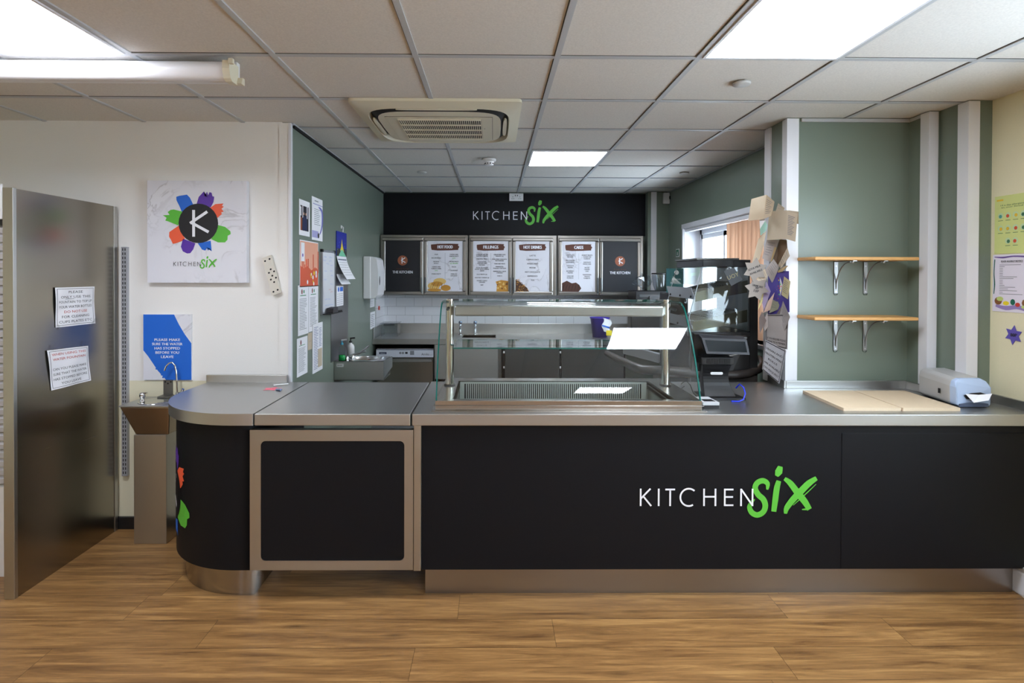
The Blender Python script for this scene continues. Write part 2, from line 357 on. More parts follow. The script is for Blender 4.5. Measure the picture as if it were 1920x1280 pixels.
def emblem(mb, f, s, mi, sub=1):                                  # mi: material index per key; f in metres around the centre
    T = lambda x, y: ((x-1513)*s, (800-y)*s)
    for k, P in PET:
        n = len(P); cx_, cy_ = sum(p[0] for p in P)/n, sum(p[1] for p in P)/n
        for i in range(n): mb.poly([f(*T(*q), .0006) for q in ((cx_, cy_), P[(i+1) % n], P[i])], mi[k])
    R = 148*s; N = 28
    for i in range(N):
        a, b = 2*PI*i/N, 2*PI*(i+1)/N
        for r0, r1 in ((0, .34), (.34, .67), (.67, 1)):
            mb.poly([f(R*r0*math.cos(a), R*r0*math.sin(a), .001), f(R*r1*math.cos(a), R*r1*math.sin(a), .001), f(R*r1*math.cos(b), R*r1*math.sin(b), .001), f(R*r0*math.cos(b), R*r0*math.sin(b), .001)], mi['K'])
    for kk, P in enumerate(([(1478, 700), (1478, 900)], [(1452, 800), (1580, 712)], [(1456, 792), (1590, 865)])):
        q = [T(*P[0]), T((P[0][0]+P[1][0])/2, (P[0][1]+P[1][1])/2), T(*P[1])]
        mb.stroke(f, q, 21*s, .0014+.0003*kk, mi['W'], False)
def small_k(mb, f, a, b, r, mc, mw):
    mb.disc(f, a, b, r, .0006, mc)
    for kk, P in enumerate(([(-.12, -.62), (-.12, .62)], [(-.3, 0), (.5, .55)], [(-.3, .05), (.55, -.42)])): mb.stroke(f, [(a+x*r, b+y*r) for x, y in P], .16*r, .001+.0003*kk, mw, False)

# ------------------------------------------------------------------ the room
# ground plan (m): camera at the origin; white wall Y=3.50, kitchen recess X -1.245..1.937 to Y 6.42, stepped boxing on the right, cream wall X 2.624
XL, XR, YB, YW = -1.245, 1.937, 6.42, 3.50
struct('floor', MB().box(-4.2, 2.75, -4.2, 6.6, -.05, 0), FLOOR)
struct('floor', MB().box(XL, XR, 3.52, YB, 0, .002), mat('grey_safety_vinyl', (120, 122, 124), .5, noise=(200, .06)))
c = MB(); c.box(-4.2, 2.75, -4.2, 6.6, CEIL+.006, CEIL+.1)
gx, gy = -1.535, 2.424
for i in range(-5, 8):
    x = gx+.6*i
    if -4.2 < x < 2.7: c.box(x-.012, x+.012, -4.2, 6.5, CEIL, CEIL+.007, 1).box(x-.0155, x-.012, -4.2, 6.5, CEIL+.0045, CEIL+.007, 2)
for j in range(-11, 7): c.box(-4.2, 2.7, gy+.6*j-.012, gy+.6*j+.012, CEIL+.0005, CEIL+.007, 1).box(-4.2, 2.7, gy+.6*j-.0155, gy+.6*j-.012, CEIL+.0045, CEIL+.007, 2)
struct('ceiling', c, [CTILE, CBAR, mat('tile_gap_shade', (70, 68, 66), .8)])  # dark strips beside the bars: shadow of the tile gap put into the colour
q = MB().box(-4.2, -1.30, YW, YW+.1, .905, CEIL+.05).box(-4.2, -1.30, YW, YW+.1, 0, .905, 1)
struct('wall_left', q, [WHITE_W, CREAM_LOW])
struct('wall_kitchen_left', MB().box(-1.40, XL, YW+.012, YB+.1, 0, CEIL+.05), GREEN_W)
q = MB().box(-1.315, XL+.001, YW-.004, YW+.012, .0, CEIL)
struct('trim_1', q, WHITE_W)
struct('trim_2', MB().box(XL-.012, XL+.004, YW-.008, YW+.02, .9, CEIL).box(XL-.012, XL+.004, YW-.008, YW+.02, 0, .9), WHITE_T)
struct('wall_kitchen_back', MB().box(-1.3, 1.95, YB, YB+.1, 0, .9).box(-1.3, 1.95, YB, YB+.1, .9, 1.335, 1).box(-1.3, 1.95, YB, YB+.1, 1.335, CEIL+.05), [GREEN_W, TILE])
# right kitchen wall with the window opening
WY0, WY1, WZ0, WZ1 = 3.72, 5.80, 1.06, 2.035
q = MB().box(XR, XR+.21, 3.5, WY0, 0, CEIL+.05).box(XR, XR+.21, WY1, YB+.1, 0, CEIL+.05).box(XR, XR+.21, WY0, WY1, 0, WZ0).box(XR, XR+.21, WY0, WY1, WZ1, CEIL+.05)
struct('wall_kitchen_right', q, GREEN_W)
win = MB().box(XR-.012, XR+.004, WY0-.045, WY1+.045, WZ1, WZ1+.045).box(XR-.012, XR+.004, WY1, WY1+.03, WZ0, WZ1).box(XR-.012, XR+.004, WY0-.045, WY0, WZ0, WZ1).box(XR-.03, XR+.16, WY0-.045, WY1+.045, WZ0-.03, WZ0)
win.box(XR, XR+.16, WY1-.006, WY1, WZ0, WZ1).box(XR, XR+.16, WY0, WY0+.006, WZ0, WZ1).box(XR, XR+.16, WY0, WY1, WZ1-.006, WZ1)
wx = XR+.16
win.box(wx, wx+.05, WY0, WY1, WZ1-.06, WZ1).box(wx, wx+.05, WY0, WY1, WZ0, WZ0+.06).box(wx, wx+.05, WY1-.055, WY1, WZ0, WZ1).box(wx, wx+.05, WY0, WY0+.05, WZ0, WZ1)
wn = struct('window_1', win, WHITE_T)
for a, b in ((WY1-.66, WY1-.06), (WY1-1.36, WY1-.72), (WY0+.05, WY1-1.42)):
    fm = MB().box(wx-.006, wx+.03, a, b, WZ1-.11, WZ1-.065, 0).box(wx-.006, wx+.03, a, b, WZ0+.065, WZ0+.11, 0).box(wx-.006, wx+.03, a, a+.04, WZ0+.065, WZ1-.065, 0).box(wx-.006, wx+.03, b-.04, b, WZ0+.065, WZ1-.065, 0)
    fo = fm.build('casement', [WHITE_T, BLACKM], wn)
    MB().box(wx+.008, wx+.012, a+.04, b-.04, WZ0+.11, WZ1-.11).build('pane', WINGL, fo)
# nib and stepped boxing to the right of the opening
st = MB()
st.box(1.724, 2.60, 3.338, 3.60, 0, CEIL+.05).box(2.441, 2.75, 3.18, 3.60, 0, CEIL+.05).box(2.50, 2.75, 2.984, 3.30, 0, CEIL+.05)
struct('wall_servery_right', st, GREEN_W)
struct('trim_3', MB().box(1.714, 1.724, 3.534, 3.606, .9, CEIL).box(1.7242, 1.78, 3.60, 3.606, .9, CEIL), WHITE_T)
struct('trim_4', MB().box(1.714, 1.724, 3.328, 3.385, .9, CEIL).box(1.7242, 1.785, 3.33, 3.338, .9, CEIL), WHITE_T)
struct('trim_5', MB().box(2.431, 2.441, 3.170, 3.235, .9, CEIL).box(2.4412, 2.486, 3.172, 3.18, .9, CEIL), WHITE_T)
struct('trim_6', MB().box(2.490, 2.50, 2.974, 3.045, .9, CEIL).box(2.5002, 2.552, 2.976, 2.984, .9, CEIL), WHITE_T)
struct('trim_7', MB().box(1.80, 2.50, 3.326, 3.338, CEIL-.018, CEIL).box(2.436, 2.441, 3.18, 3.34, CEIL-.018, CEIL).box(XL-.02, XL+.018, YW, YB, CEIL-.006, CEIL).box(XR-.018, XR, 3.6, YB, CEIL-.006, CEIL), CBAR)
# right cream wall (window behind the frame edge), rear and far left walls of the dining room
RW = 2.624; q = MB()
for y0, y1, z0, z1 in ((2.2, 3.0, 0, 2.53), (-4.2, .2, 0, 2.53), (.2, 2.2, 0, .95), (.2, 2.2, 2.15, 2.53)): q.box(RW, RW+.12, y0, y1, z0, z1)
struct('wall_right', q, CREAM_W)
wn2 = struct('window_2', MB().box(RW+.04, RW+.10, .2, 2.2, .95, 1.01).box(RW+.04, RW+.10, .2, 2.2, 2.09, 2.15).box(RW+.04, RW+.10, .2, .26, .95, 2.15).box(RW+.04, RW+.10, 2.14, 2.2, .95, 2.15).box(RW+.04, RW+.10, 1.17, 1.23, .95, 2.15), WHITE_T)
MB().box(RW+.066, RW+.07, .26, 2.14, 1.01, 2.09).build('pane', WINGL, wn2)
struct('wall_rear', MB().box(-4.2, 2.75, -4.3, -4.2, 0, CEIL+.05), WHITE_W)
struct('wall_far_left', MB().box(-4.3, -4.2, -4.3, 3.6, 0, CEIL+.05), CREAM_W)
struct('baseboard_left', MB().box(-4.2, -1.31, YW-.018, YW, 0, .075), BLACK, .004)
struct('baseboard_right', MB().box(RW-.05, RW, -4.2, 2.80, 0, .12), WHITE_T, .01)
struct('shadow_gap_strip', MB().box(XL+.001, XL+.014, YW+.03, YB, CEIL-.022, CEIL-.0065), BLACKM)  # black strip standing in for the shadow line where wall meets ceiling
struct('trim_8', MB().box(1.70, XR, 6.30, YB, .9, CEIL), GREEN_W)
struct('trim_9', MB().box(1.735, 1.795, 6.290, 6.30, .9, CEIL), WHITE_T)

# ------------------------------------------------------------------ ceiling fittings
spots = [(-2.135, 1.824, 'square ceiling light panel at the top left corner, above the batten'), (.865, 1.824, 'large square ceiling light panel at the upper right, nearest the viewer'),
 (.265, 4.224, 'small-looking ceiling light panel deep inside the kitchen'), (-2.135, -.576, 'ceiling light panel behind the viewer on the left'), (.865, -.576, 'ceiling light panel behind the viewer on the right'),
 (-2.135, -2.976, 'rearmost ceiling light panel on the left'), (.865, -2.976, 'rearmost ceiling light panel on the right')]
for x, y, lb in spots:
    t = thing('ceiling_light', lb, 'light', (x+.3, y+.3, CEIL-.004), 'recessed ceiling light panels')
    MB().box(x+.026, x+.574, y+.026, y+.574, CEIL-.003, CEIL+.004).build('diffuser', LIGHTG, t)
    f_ = MB()
    for a in ((x+.013, x+.587, y+.013, y+.026), (x+.013, x+.587, y+.574, y+.587), (x+.013, x+.026, y+.026, y+.574), (x+.574, x+.587, y+.026, y+.574)): f_.box(*a, CEIL-.005, CEIL+.004)
    f_.build('frame', WHITE_T, t)
# fluorescent batten
t = thing('fluorescent_batten', 'white unlit fluorescent batten with cream end cap under the ceiling', 'light', (-2.0, 2.45, 2.40))
P = [(-.034, .06), (-.036, .03), (-.028, .004), (-.010, -.010), (.010, -.010), (.028, .004), (.036, .03), (.034, .06)]
MB().prism([(-1.145, 2.452+a, 2.393+b) for a, b in P], (-1.6, 0, 0), (0, 0, 0), 0, True).build('diffuser', mat('opal_diffuser', (232, 232, 236), .3), t)
MB().box(-2.745, -1.12, 2.495, 2.525, 2.392, CEIL).build('tray', PVC, t, bevel=.004)
f_ = fr((-1.145, 2.452, 2.393), (0, 1, 0), (0, 0, 1)); e_ = MB()
e_.fprism(f_, [(-.040, .066), (-.042, .03), (-.03, -.006), (-.012, -.017), (.03, -.017), (.046, -.004), (.046, .066)], 0, .030).fprism(f_, [(.028, -.012), (.062, -.012), (.062, .018), (.04, .018)], .004, .05).box(-1.117, -1.096, 2.40, 2.42, 2.44, 2.463)
e_.build('end_cap', CREAMP, t, bevel=.004)
# cassette air conditioner
t = thing('ceiling_air_conditioner', 'cream square cassette air conditioner with slotted return grille in the ceiling', 'air conditioner', (-.31, 3.45, 2.435))
ax0, ax1, ay0, ay1, az = -.775, .145, 3.0, 3.92, 2.447
fz = fr((0, 0, az), (1, 0, 0), (0, 1, 0)); fz = (lambda g: (lambda a, b, c=0: g(a, b, -c)))(fz)
pl = MB(); N = 40
def sq(cx_, cy_, hx, hy, p=4, n=40): return [(cx_+hx*math.copysign(abs(math.cos(2*PI*k/n))**(2/p), math.cos(2*PI*k/n)), cy_+hy*math.copysign(abs(math.sin(2*PI*k/n))**(2/p), math.sin(2*PI*k/n))) for k in range(n)]
xc, yc = (ax0+ax1)/2, (ay0+ay1)/2
def ring(mb, A, B, za, zb, m=0):
    n = len(A); mb.add([(a, b, za) for a, b in A]+[(a, b, zb) for a, b in B], [(i, (i+1) % n, n+(i+1) % n, n+i) for i in range(n)], m, True)
outer = sq(xc, yc, .46, .46, 40); mid = sq(xc, yc, .40, .40, 5); inn = sq(xc, yc, .392, .392, 5); inn2 = sq(xc, yc, .352, .352, 5)
ring(pl, sq(xc, yc, .46, .46, 40), outer, CEIL+.004, CEIL-.012); ring(pl, outer, mid, CEIL-.012, az); ring(pl, mid, inn, az, az+.03, 0); ring(pl, inn, inn2, az+.03, az-.002, 1)
pl.poly([(a, b, az-.002) for a, b in inn2]); pl.build('fascia', [CREAMP, BLACKM], t)
gr = MB(); g0, g1, h0, h1 = xc-.235, xc+.235, yc-.21, yc+.24
gr.fbox(fz, g0-.068, g1+.068, h0-.042, h1+.042, .002, .0035, 1).fbox(fz, g0-.066, g1+.066, h0-.040, h1+.040, .002, .006, 0).fbox(fz, g0-.004, g1+.004, h0-.004, h1+.004, .006, .0065, 1)
for i in range(41): x = g0+(g1-g0)*i/40; gr.fbox(fz, x-.0024, x+.0024, h0, h1, .006, .009, 0)
for j in range(5): y = h0+(h1-h0)*j/4; gr.fbox(fz, g0-.003, g1+.003, y-.0045, y+.0045, .006, .0125, 0)
gr.build('return_grille', [CREAMP, DARKSLOT], t)
for (x_, y_, hx, hy) in ((xc, yc-.378, .22, .010), (xc, yc+.378, .22, .010), (xc-.376, yc, .012, .19), (xc+.376, yc, .012, .19)):
    v_ = MB(); v_.prism([(a, b, 0) for a, b in sq(x_, y_, hx, hy, 3, 24)], (0, 0, az-.001), (0, 0, az+.01)); v_.build('louvre_flap', CREAMP, t, bevel=.002)
MB().disc(fz, g1+.02, yc-.03, .004, .0115, 0).build('indicator', BLACKM, t)
# detectors and discs
sd = thing('smoke_detector', 'white domed smoke detector on the ceiling behind the air conditioner', 'smoke detector', (-.043, 4.55, CEIL-.05))
MB().lathe((-.043, 4.55, CEIL), [(.001, -.0), (.055, 0), (.055, -.014), (.048, -.02), (.04, -.022)], 24).build('base', PVC, sd)
d_ = MB().lathe((-.043, 4.55, CEIL), [(.04, -.02), (.036, -.03), (.036, -.045), (.026, -.052), (.001, -.053)], 24)
for k in range(10): a = 2*PI*k/10; d_.box(-.043+.036*math.cos(a)-.004, -.043+.036*math.cos(a)+.004, 4.55+.036*math.sin(a)-.004, 4.55+.036*math.sin(a)+.004, CEIL-.043, CEIL-.034, 1)
d_.build('sensing_head', [PVC, BLACKM], sd)
for x, y, r, lb in ((1.18, 2.72, .042, 'white round blanking disc on the ceiling near the big light panel'), (-.652, 5.131, .042, 'grey round disc on the ceiling left of the smoke detector'), (1.707, 5.115, .042, 'grey round disc on the ceiling near the kitchen window')):
    MB().lathe((x, y, CEIL), [(.001, .0), (r, 0), (r, -.008), (r*.9, -.012), (.001, -.012)], 24).build('ceiling_disc', mat('grey_white_plastic', (196, 196, 194), .4), None, lb, 'ceiling disc', 'round discs on the ceiling')

# ------------------------------------------------------------------ serving counter
CT, TH = .9, .055
FYc, BK = 2.69, 3.485
SEAM1, SEAM2 = -1.135, -.388
def outline(i, n=22, x1=SEAM1, back=3.485):                       # rounded left end seen from above, inset by i
    r = .50-i; P = [(x1, FYc+i), (-1.24, FYc+i)]
    P += [(-1.24-r*math.sin(a*PI/2/n), 3.19-r*math.cos(a*PI/2/n)) for a in range(1, n+1)]
    return P+[(-1.74+i, back), (x1, back)]
ce = thing('curved_counter_base', 'black curved end of the counter with bright painted emblem and steel plinth', 'counter', (-1.45, 3.1, 0))
MB().prism([(x, y, 0) for x, y in outline(.035, n=40, x1=-1.158)], (0, 0, .142), (0, 0, CT-TH), 0, True).build('curved_panel', BLACKP, ce)
MB().prism([(x, y, 0) for x, y in outline(.078, x1=-1.16)], (0, 0, 0), (0, 0, .142), 0, True).build('kick_plate', steel('plinth_steel', (168, 164, 158), .24, (20, 20, .5)), ce)
# emblem wrapped round the curve: u runs along the outline from the front towards the wall side
Lpath = outline(.035, 40)[1:-1][::-1]                              # from the wall round to the front
cum = [0]
for a, b in zip(Lpath, Lpath[1:]): cum.append(cum[-1]+math.hypot(b[0]-a[0], b[1]-a[1]))
def wrap(u, v, c=0):
    u = max(0, min(cum[-1]-1e-6, u+EU)); i = max(k for k in range(len(cum)-1) if cum[k] <= u)
    a, b = Lpath[i], Lpath[i+1]; L = cum[i+1]-cum[i]; t = (u-cum[i])/L
    nx, ny = (b[1]-a[1])/L, -(b[0]-a[0])/L
    return Vector((a[0]+(b[0]-a[0])*t-abs(nx)*(c+.002), a[1]+(b[1]-a[1])*t-abs(ny)*(c+.002), EZ+v))
EU, EZ = .525, .445
mb = MB(); emblem(mb, wrap, .00100, dict(B=0, P=1, O=2, G=3, K=4, W=5)); mb.build('painted_emblem', [BLUE, PURPLE, ORANGE, GREENV, BLACKP, WHITEINK], ce)
ct = thing('curved_worktop', 'steel worktop with rounded left end beside the white wall', 'worktop', (-1.45, 3.1, CT-TH))
MB().prism([(x, y, 0) for x, y in outline(0)], (0, 0, CT-TH), (0, 0, CT), 0, True).build('top', ST_TOP, ct, bevel=.003)
MB().box(-1.745, -1.255, 3.466, 3.485, CT, CT+.047).build('upstand', ST_X, ct, bevel=.003)
fl = MB().box(SEAM1+.007, SEAM2-.006, FYc, BK, CT-TH, CT); fl.build('lift_up_counter_flap', ST_TOP, None, 'flat steel lift-up flap bridging the gap above the framed black gate', 'counter flap', bevel=.003)
g_ = thing('counter_gate', 'black gate panel in a broad steel frame below the counter flap', 'gate', (-.77, 2.70, .155))
gf = MB(); a0, a1, b0, b1 = -1.153, -.381, .156, .822; f_ = front(0, 2.698, 0)
def rrect(x0, x1, y0, y1, r, n=5):
    P = []
    for cx_, cy_, s0 in ((x1-r, y1-r, 0), (x0+r, y1-r, 90), (x0+r, y0+r, 180), (x1-r, y0+r, 270)):
        P += [(cx_+r*math.cos(math.radians(s0+90*k/n)), cy_+r*math.sin(math.radians(s0+90*k/n))) for k in range(n+1)]
    return P
hole = rrect(a0+.052, a1-.042, b0+.045, b1-.052, .022); out = []
for p in hole:                                                      # outer rectangle sampled to match the inner loop
    cx_, cy_ = (a0+a1)/2, (b0+b1)/2; dx, dy = p[0]-cx_, p[1]-cy_; out.append(p)
for c0, c1 in ((0, .0),):
    n = 6
    corners = [(a1, b1), (a0, b1), (a0, b0), (a1, b0)]
    V = [f_(x, y, 0) for x, y in hole]+[f_(x, y, 0) for x, y in corners]+[f_(x, y, -.004) for x, y in hole]
    F = []; H = len(hole)
    for k in range(4):
        for i in range(n-1): F.append((k*n+i, k*n+i+1, H+k))
        F.append((k*n+n-1, (k*n+n) % H, H+(k+1) % 4, H+k))
    gf.add(V, F); gf.add(V, [(i, H+4+i, H+4+(i+1) % H, (i+1) % H) for i in range(H)])
gf.box(a0, a1, 2.702, 2.735, b0, b1); gf.build('frame', ST_X, g_)
MB().fprism(f_, hole, -.003, -.0045).build('inset_panel', BLACKP, g_)
sc = thing('serving_counter_base', 'long black counter front with white and green lettering over a steel plinth', 'counter', (1.1, 2.9, 0))
bd = MB().box(-.343, RW-.006, 2.722, 2.75, .145, CT-TH).box(-.343, -.323, 2.75, 3.30, .145, CT-TH); bd.build('front_panel', BLACKP, sc)
MB().box(1.678, RW-.05, 2.7195, 2.723, .15, .803).build('access_panel', BLACKP, sc, bevel=.001)
lt = MB(); f_ = front(.703, 2.7195, .452); kitchen_word(lt, f_, 0, 0, .001020, 0); six_word(lt, front(.703, 2.7195, .449), 0, 0, .001020, 1); lt.build('lettering', [WHITEINK, GREENV], sc)
MB().box(-.332, RW-.055, 2.778, 2.80, 0, .145).box(-.332, -.312, 2.80, 3.25, 0, .145).build('kick_plate', steel('kick_steel', (160, 155, 150), .3, (1, 1, 1)), sc)
MB().box(-.379, -.3445, 2.70, 3.3, .15, CT-TH).build('gate_post', ST_Z, sc, bevel=.002)
struct('trim_10', MB().prism([(2.575, 2.60, 0), (2.575, 2.715, 0), (2.585, 2.775, 0), (RW, 2.775, 0), (RW, 2.60, 0)], (0, 0, 0), (0, 0, .145)).prism([(2.565, 2.59, 0), (2.565, 2.715, 0), (2.578, 2.7715, 0), (RW, 2.7775, 0), (RW, 2.59, 0)], (0, 0, .145), (0, 0, .152)), PVC, .004)
wt = thing('main_worktop', 'long steel worktop running from the flap to the cream wall', 'worktop', (1.1, 3.0, CT-TH))
xs = [SEAM2+.002, -.21, .90, 1.708, 2.424, 2.484, RW-.006]; ys = [FYc, 2.78, 2.968, 3.164, 3.275, 3.322, BK+.03]
def keep(i, j):
    if i == 1 and j in (1, 2, 3): return False
    return not ((i == 3 and j >= 5) or (i == 4 and j >= 3) or (i == 5 and j >= 2))
MB().slab(xs, ys, keep, CT-TH, CT).build('top', ST_TOP, wt, bevel=.003)
up_ = MB().box(1.712, 2.431, 3.312, 3.326, CT, CT+.045).box(2.417, 2.431, 3.16, 3.312, CT, CT+.045).box(2.417, 2.49, 3.152, 3.168, CT, CT+.045).box(2.474, 2.488, 2.97, 3.152, CT, CT+.045).box(2.474, 2.60, 2.958, 2.972, CT, CT+.045).box(2.606, RW-.003, 2.70, 2.96, CT, CT+.045).box(1.700, 1.712, 3.312, 3.515, CT, CT+.045)
up_.build('upstand', ST_X, wt, bevel=.002)

# small bits on the curved worktop
f_ = fr((0, 0, CT+.001), (1, 0, 0), (0, 1, 0))
p0 = at_z(510, 729, CT); pk = MB()
P = [(p0.x+(.05 if k % 2 == 0 else .028)*math.cos(k*PI/5+.2)*1.1, p0.y+(.05 if k % 2 == 0 else .028)*math.sin(k*PI/5+.2)) for k in range(10)]
pk.prism([(x, y, CT+.0005) for x, y in P], (0, 0, 0), (0, 0, .001)).text('10', fr((p0.x, p0.y, CT+.0016), (1, .1, 0), (-.1, 1, 0)), 0, -.01, .02, m=1)
pk.build('price_star_tag', [mat('pink_card', (236, 118, 138), .7), REDINK], None, 'small pink paper star tag lying on the curved worktop', 'price tag')
a = at_z(518, 732, CT); b = at_z(532, 722, CT)
MB().tube([(a.x, a.y, CT+.006), (a.x+.03, a.y-.012, CT+.006)], .006, 8).tube([(a.x+.006, a.y+.01, CT+.006), (a.x+.03, a.y+.004, CT+.006)], .004, 8).build('blue_clip', mat('blue_grey_plastic', (120, 140, 168), .4), None, 'small blue-grey clip beside the pink tag on the curved worktop', 'clip')
MB().tube([(b.x-.05, b.y-.03, CT+.005), (b.x+.02, b.y+.02, CT+.005)], .004, 8).build('pen', PVC, None, 'thin white pen lying near the back of the curved worktop', 'pen')

# ------------------------------------------------------------------ glass display on the counter
t = thing('glass_food_display', 'curved glass food display with steel posts and a slotted chilled well', 'display case', (.365, 3.05, CT))
bx0, bx1, by0, by1 = -.284, 1.013, 2.748, 3.36; wx0, wx1, wy0, wy1 = -.198, .888, 2.79, 3.265
bs = MB()
for (z0, z1, e) in ((CT, CT+.005, .016), (CT+.005, CT+.0245, -.002), (CT+.0245, CT+.028, .006), (CT+.028, CT+.050, -.002)):
    X0, X1, Y0, Y1 = bx0-e, bx1+e, by0-e, by1+e*.3
    bs.box(X0, X1, Y0, wy0, z0, z1).box(X0, X1, wy1, Y1, z0, z1).box(X0, wx0, wy0, wy1, z0, z1).box(wx1, X1, wy0, wy1, z0, z1)
bs.build('base_frame', steel('frame_steel', (186, 182, 176), .24, (1, 1, 1)), t, bevel=.0012)
wl = MB().box(wx0, wx1, wy0, wy1, CT-.10, CT-.095)
for a in ((wx0-.004, wx0, wy0, wy1), (wx1, wx1+.004, wy0, wy1), (wx0, wx1, wy0-.004, wy0), (wx0, wx1, wy1, wy1+.004)): wl.box(*a, CT-.10, CT+.05)
wl.build('chilled_well', steel('well_steel', (178, 182, 178), .35, (4, 4, 4)), t)
g0, g1, gz0, gz1 = wx0+.03, wx1-.042, CT-.050, CT+.036
gr = MB(); yg = wy1-.012; gr.box(g0-.025, g1+.03, yg, yg+.004, gz0-.02, gz0).box(g0-.025, g1+.03, yg, yg+.004, gz1, gz1+.01).box(g0-.025, g0, yg, yg+.004, gz0, gz1).box(g1, g1+.03, yg, yg+.004, gz0, gz1).box(g0, g1, yg+.006, yg+.008, gz0, gz1, 1)
NS = 86
for i in range(1, NS): x = g0+(g1-g0)*i/NS; gr.box(x-.0031, x+.0031, yg, yg+.004, gz0, gz1)
gr.build('slotted_grille', [mat('pale_grey_metal', (184, 190, 184), .45, .4), DARKSLOT], t)
for x in (-.243, .950):
    p_ = MB().tube([(x, 3.14, CT+.05), (x, 3.14, 1.425)], .0225, 24).build('post', mat('polished_steel', (200, 198, 190), .16, 1), t)
    MB().lathe((x, 3.14, CT+.05), [(.001, .007), (.030, .007), (.032, 0)], 24).build('foot_ring', BLACK, p_)
    MB().box(x-.012 if x < 0 else x-.05, x+.05 if x < 0 else x+.012, 3.125, 3.155, 1.418, 1.426).tube([(x, 3.14, 1.385), (x+(-.01 if x < 0 else .045), 3.10, 1.37)], .008, 8).build('glass_bracket', DARKST, p_)
MB().box(-.213, .922, 3.075, 3.155, 1.335, 1.392).build('lamp_canopy', steel('canopy_steel', (184, 184, 182), .36, (1, 1, 1)), t, bevel=.008)
# curved front glass: bends back with an even curve, then folds over to a flat top
prof = []; y, z, ang, ds = 2.757, CT+.03, math.radians(15.5), .0125
while z < 1.352: prof.append((y, z)); y += math.sin(ang)*ds; z += math.cos(ang)*ds; ang += ds/1.12
while ang < math.radians(88): prof.append((y, z)); y += math.sin(ang)*ds; z += math.cos(ang)*ds; ang += ds/.15
prof.append((y, z)); prof.append((3.34, z+.001)); GTZ = z
n = len(prof); th = .010; inner = []
for i, p in enumerate(prof):
    a, b = prof[max(i-1, 0)], prof[min(i+1, n-1)]; dy, dz = b[0]-a[0], b[1]-a[1]; L = math.hypot(dy, dz); inner.append((p[0]+dz/L*th, p[1]-dy/L*th))
gl = MB(); X0, X1 = bx0+.002, bx1-.002
V = [(X0, y, z) for y, z in prof]+[(X1, y, z) for y, z in prof]+[(X0, y, z) for y, z in inner]+[(X1, y, z) for y, z in inner]
for xa, xb, mm in ((X0, X0+.0055, 1), (X0+.0055, X1-.0055, 0), (X1-.0055, X1, 1)):      # the ground green edge shows as a narrow band at both ends
    for pr_, fl in ((prof, 0), (inner, 1)):
        gl.add([(xa, y, z) for y, z in pr_]+[(xb, y, z) for y, z in pr_], [(i, n+i, n+i+1, i+1) if not fl else (i, i+1, n+i+1, n+i) for i in range(n-1)], mm, True)
gl.add(V, [(i, i+1, 2*n+i+1, 2*n+i) for i in range(n-1)]+[(n+i, 3*n+i, 3*n+i+1, n+i+1) for i in range(n-1)]+[(n-1, 2*n-1, 4*n-1, 3*n-1), (0, 2*n, 3*n, n)], 1)
gl.build('front_glass', [GLASS, GEDGE], t)
gs = MB(); z = 1.168; gs.add([(-.215, 3.0, z), (.955, 3.0, z), (.955, 3.38, z), (-.215, 3.38, z), (-.215, 3.0, z+.008), (.955, 3.0, z+.008), (.955, 3.38, z+.008), (-.215, 3.38, z+.008)], [(0, 3, 2, 1), (4, 5, 6, 7)], 0)
gs.add(gs.v[:8], [(0, 1, 5, 4), (1, 2, 6, 5), (2, 3, 7, 6), (3, 0, 4, 7)], 1); gs.build('glass_shelf', [GLASS, GEDGE], t)

# ------------------------------------------------------------------ left: partition, fountain, wall
def slips(mb, f, a0, a1, b0, b1, n, m=1, h=.25, seed=1, ragged=.35):   # lines of small print
    r = random.Random(seed)
    for i in range(n):
        y = b1-(b1-b0)*(i+.5)/n; hh = (b1-b0)/n*h; e = a1-(a1-a0)*r.random()*ragged
        mb.frect(f, a0, e, y-hh/2, y+hh/2, .0005, m)
def scribble(mb, f, a0, a1, b, h, m=1, seed=1, w_=.0016):         # a handwritten word
    r = random.Random(seed); P = []; x = a0
    while x < a1: P.append((x, b+h*(r.random()-.5))); x += h*.45
    if len(P) > 1: mb.stroke(f, P, w_, .0007, m, False)
t = thing('steel_partition', 'tall brushed steel partition panel standing at the far left', 'partition', (-2.31, 3.1, 0))
MB().box(-2.318, -2.288, 2.752, 3.478, 0, 1.963).build('panel', steel('partition_steel', (158, 152, 140), .27, (.4, .4, 9)), t)
MB().box(-2.336, -2.286, 2.731, 2.7518, .0, 1.966).box(-2.3362, -2.3182, 2.7518, 3.478, 0, 1.966).box(-2.2878, -2.2845, 3.45, 3.478, 0, 1.963).build('edge_frame', ST_Z, t, bevel=.003)
fp = fr((-2.2855, 0, 0), (0, 1, 0), (0, 0, 1))
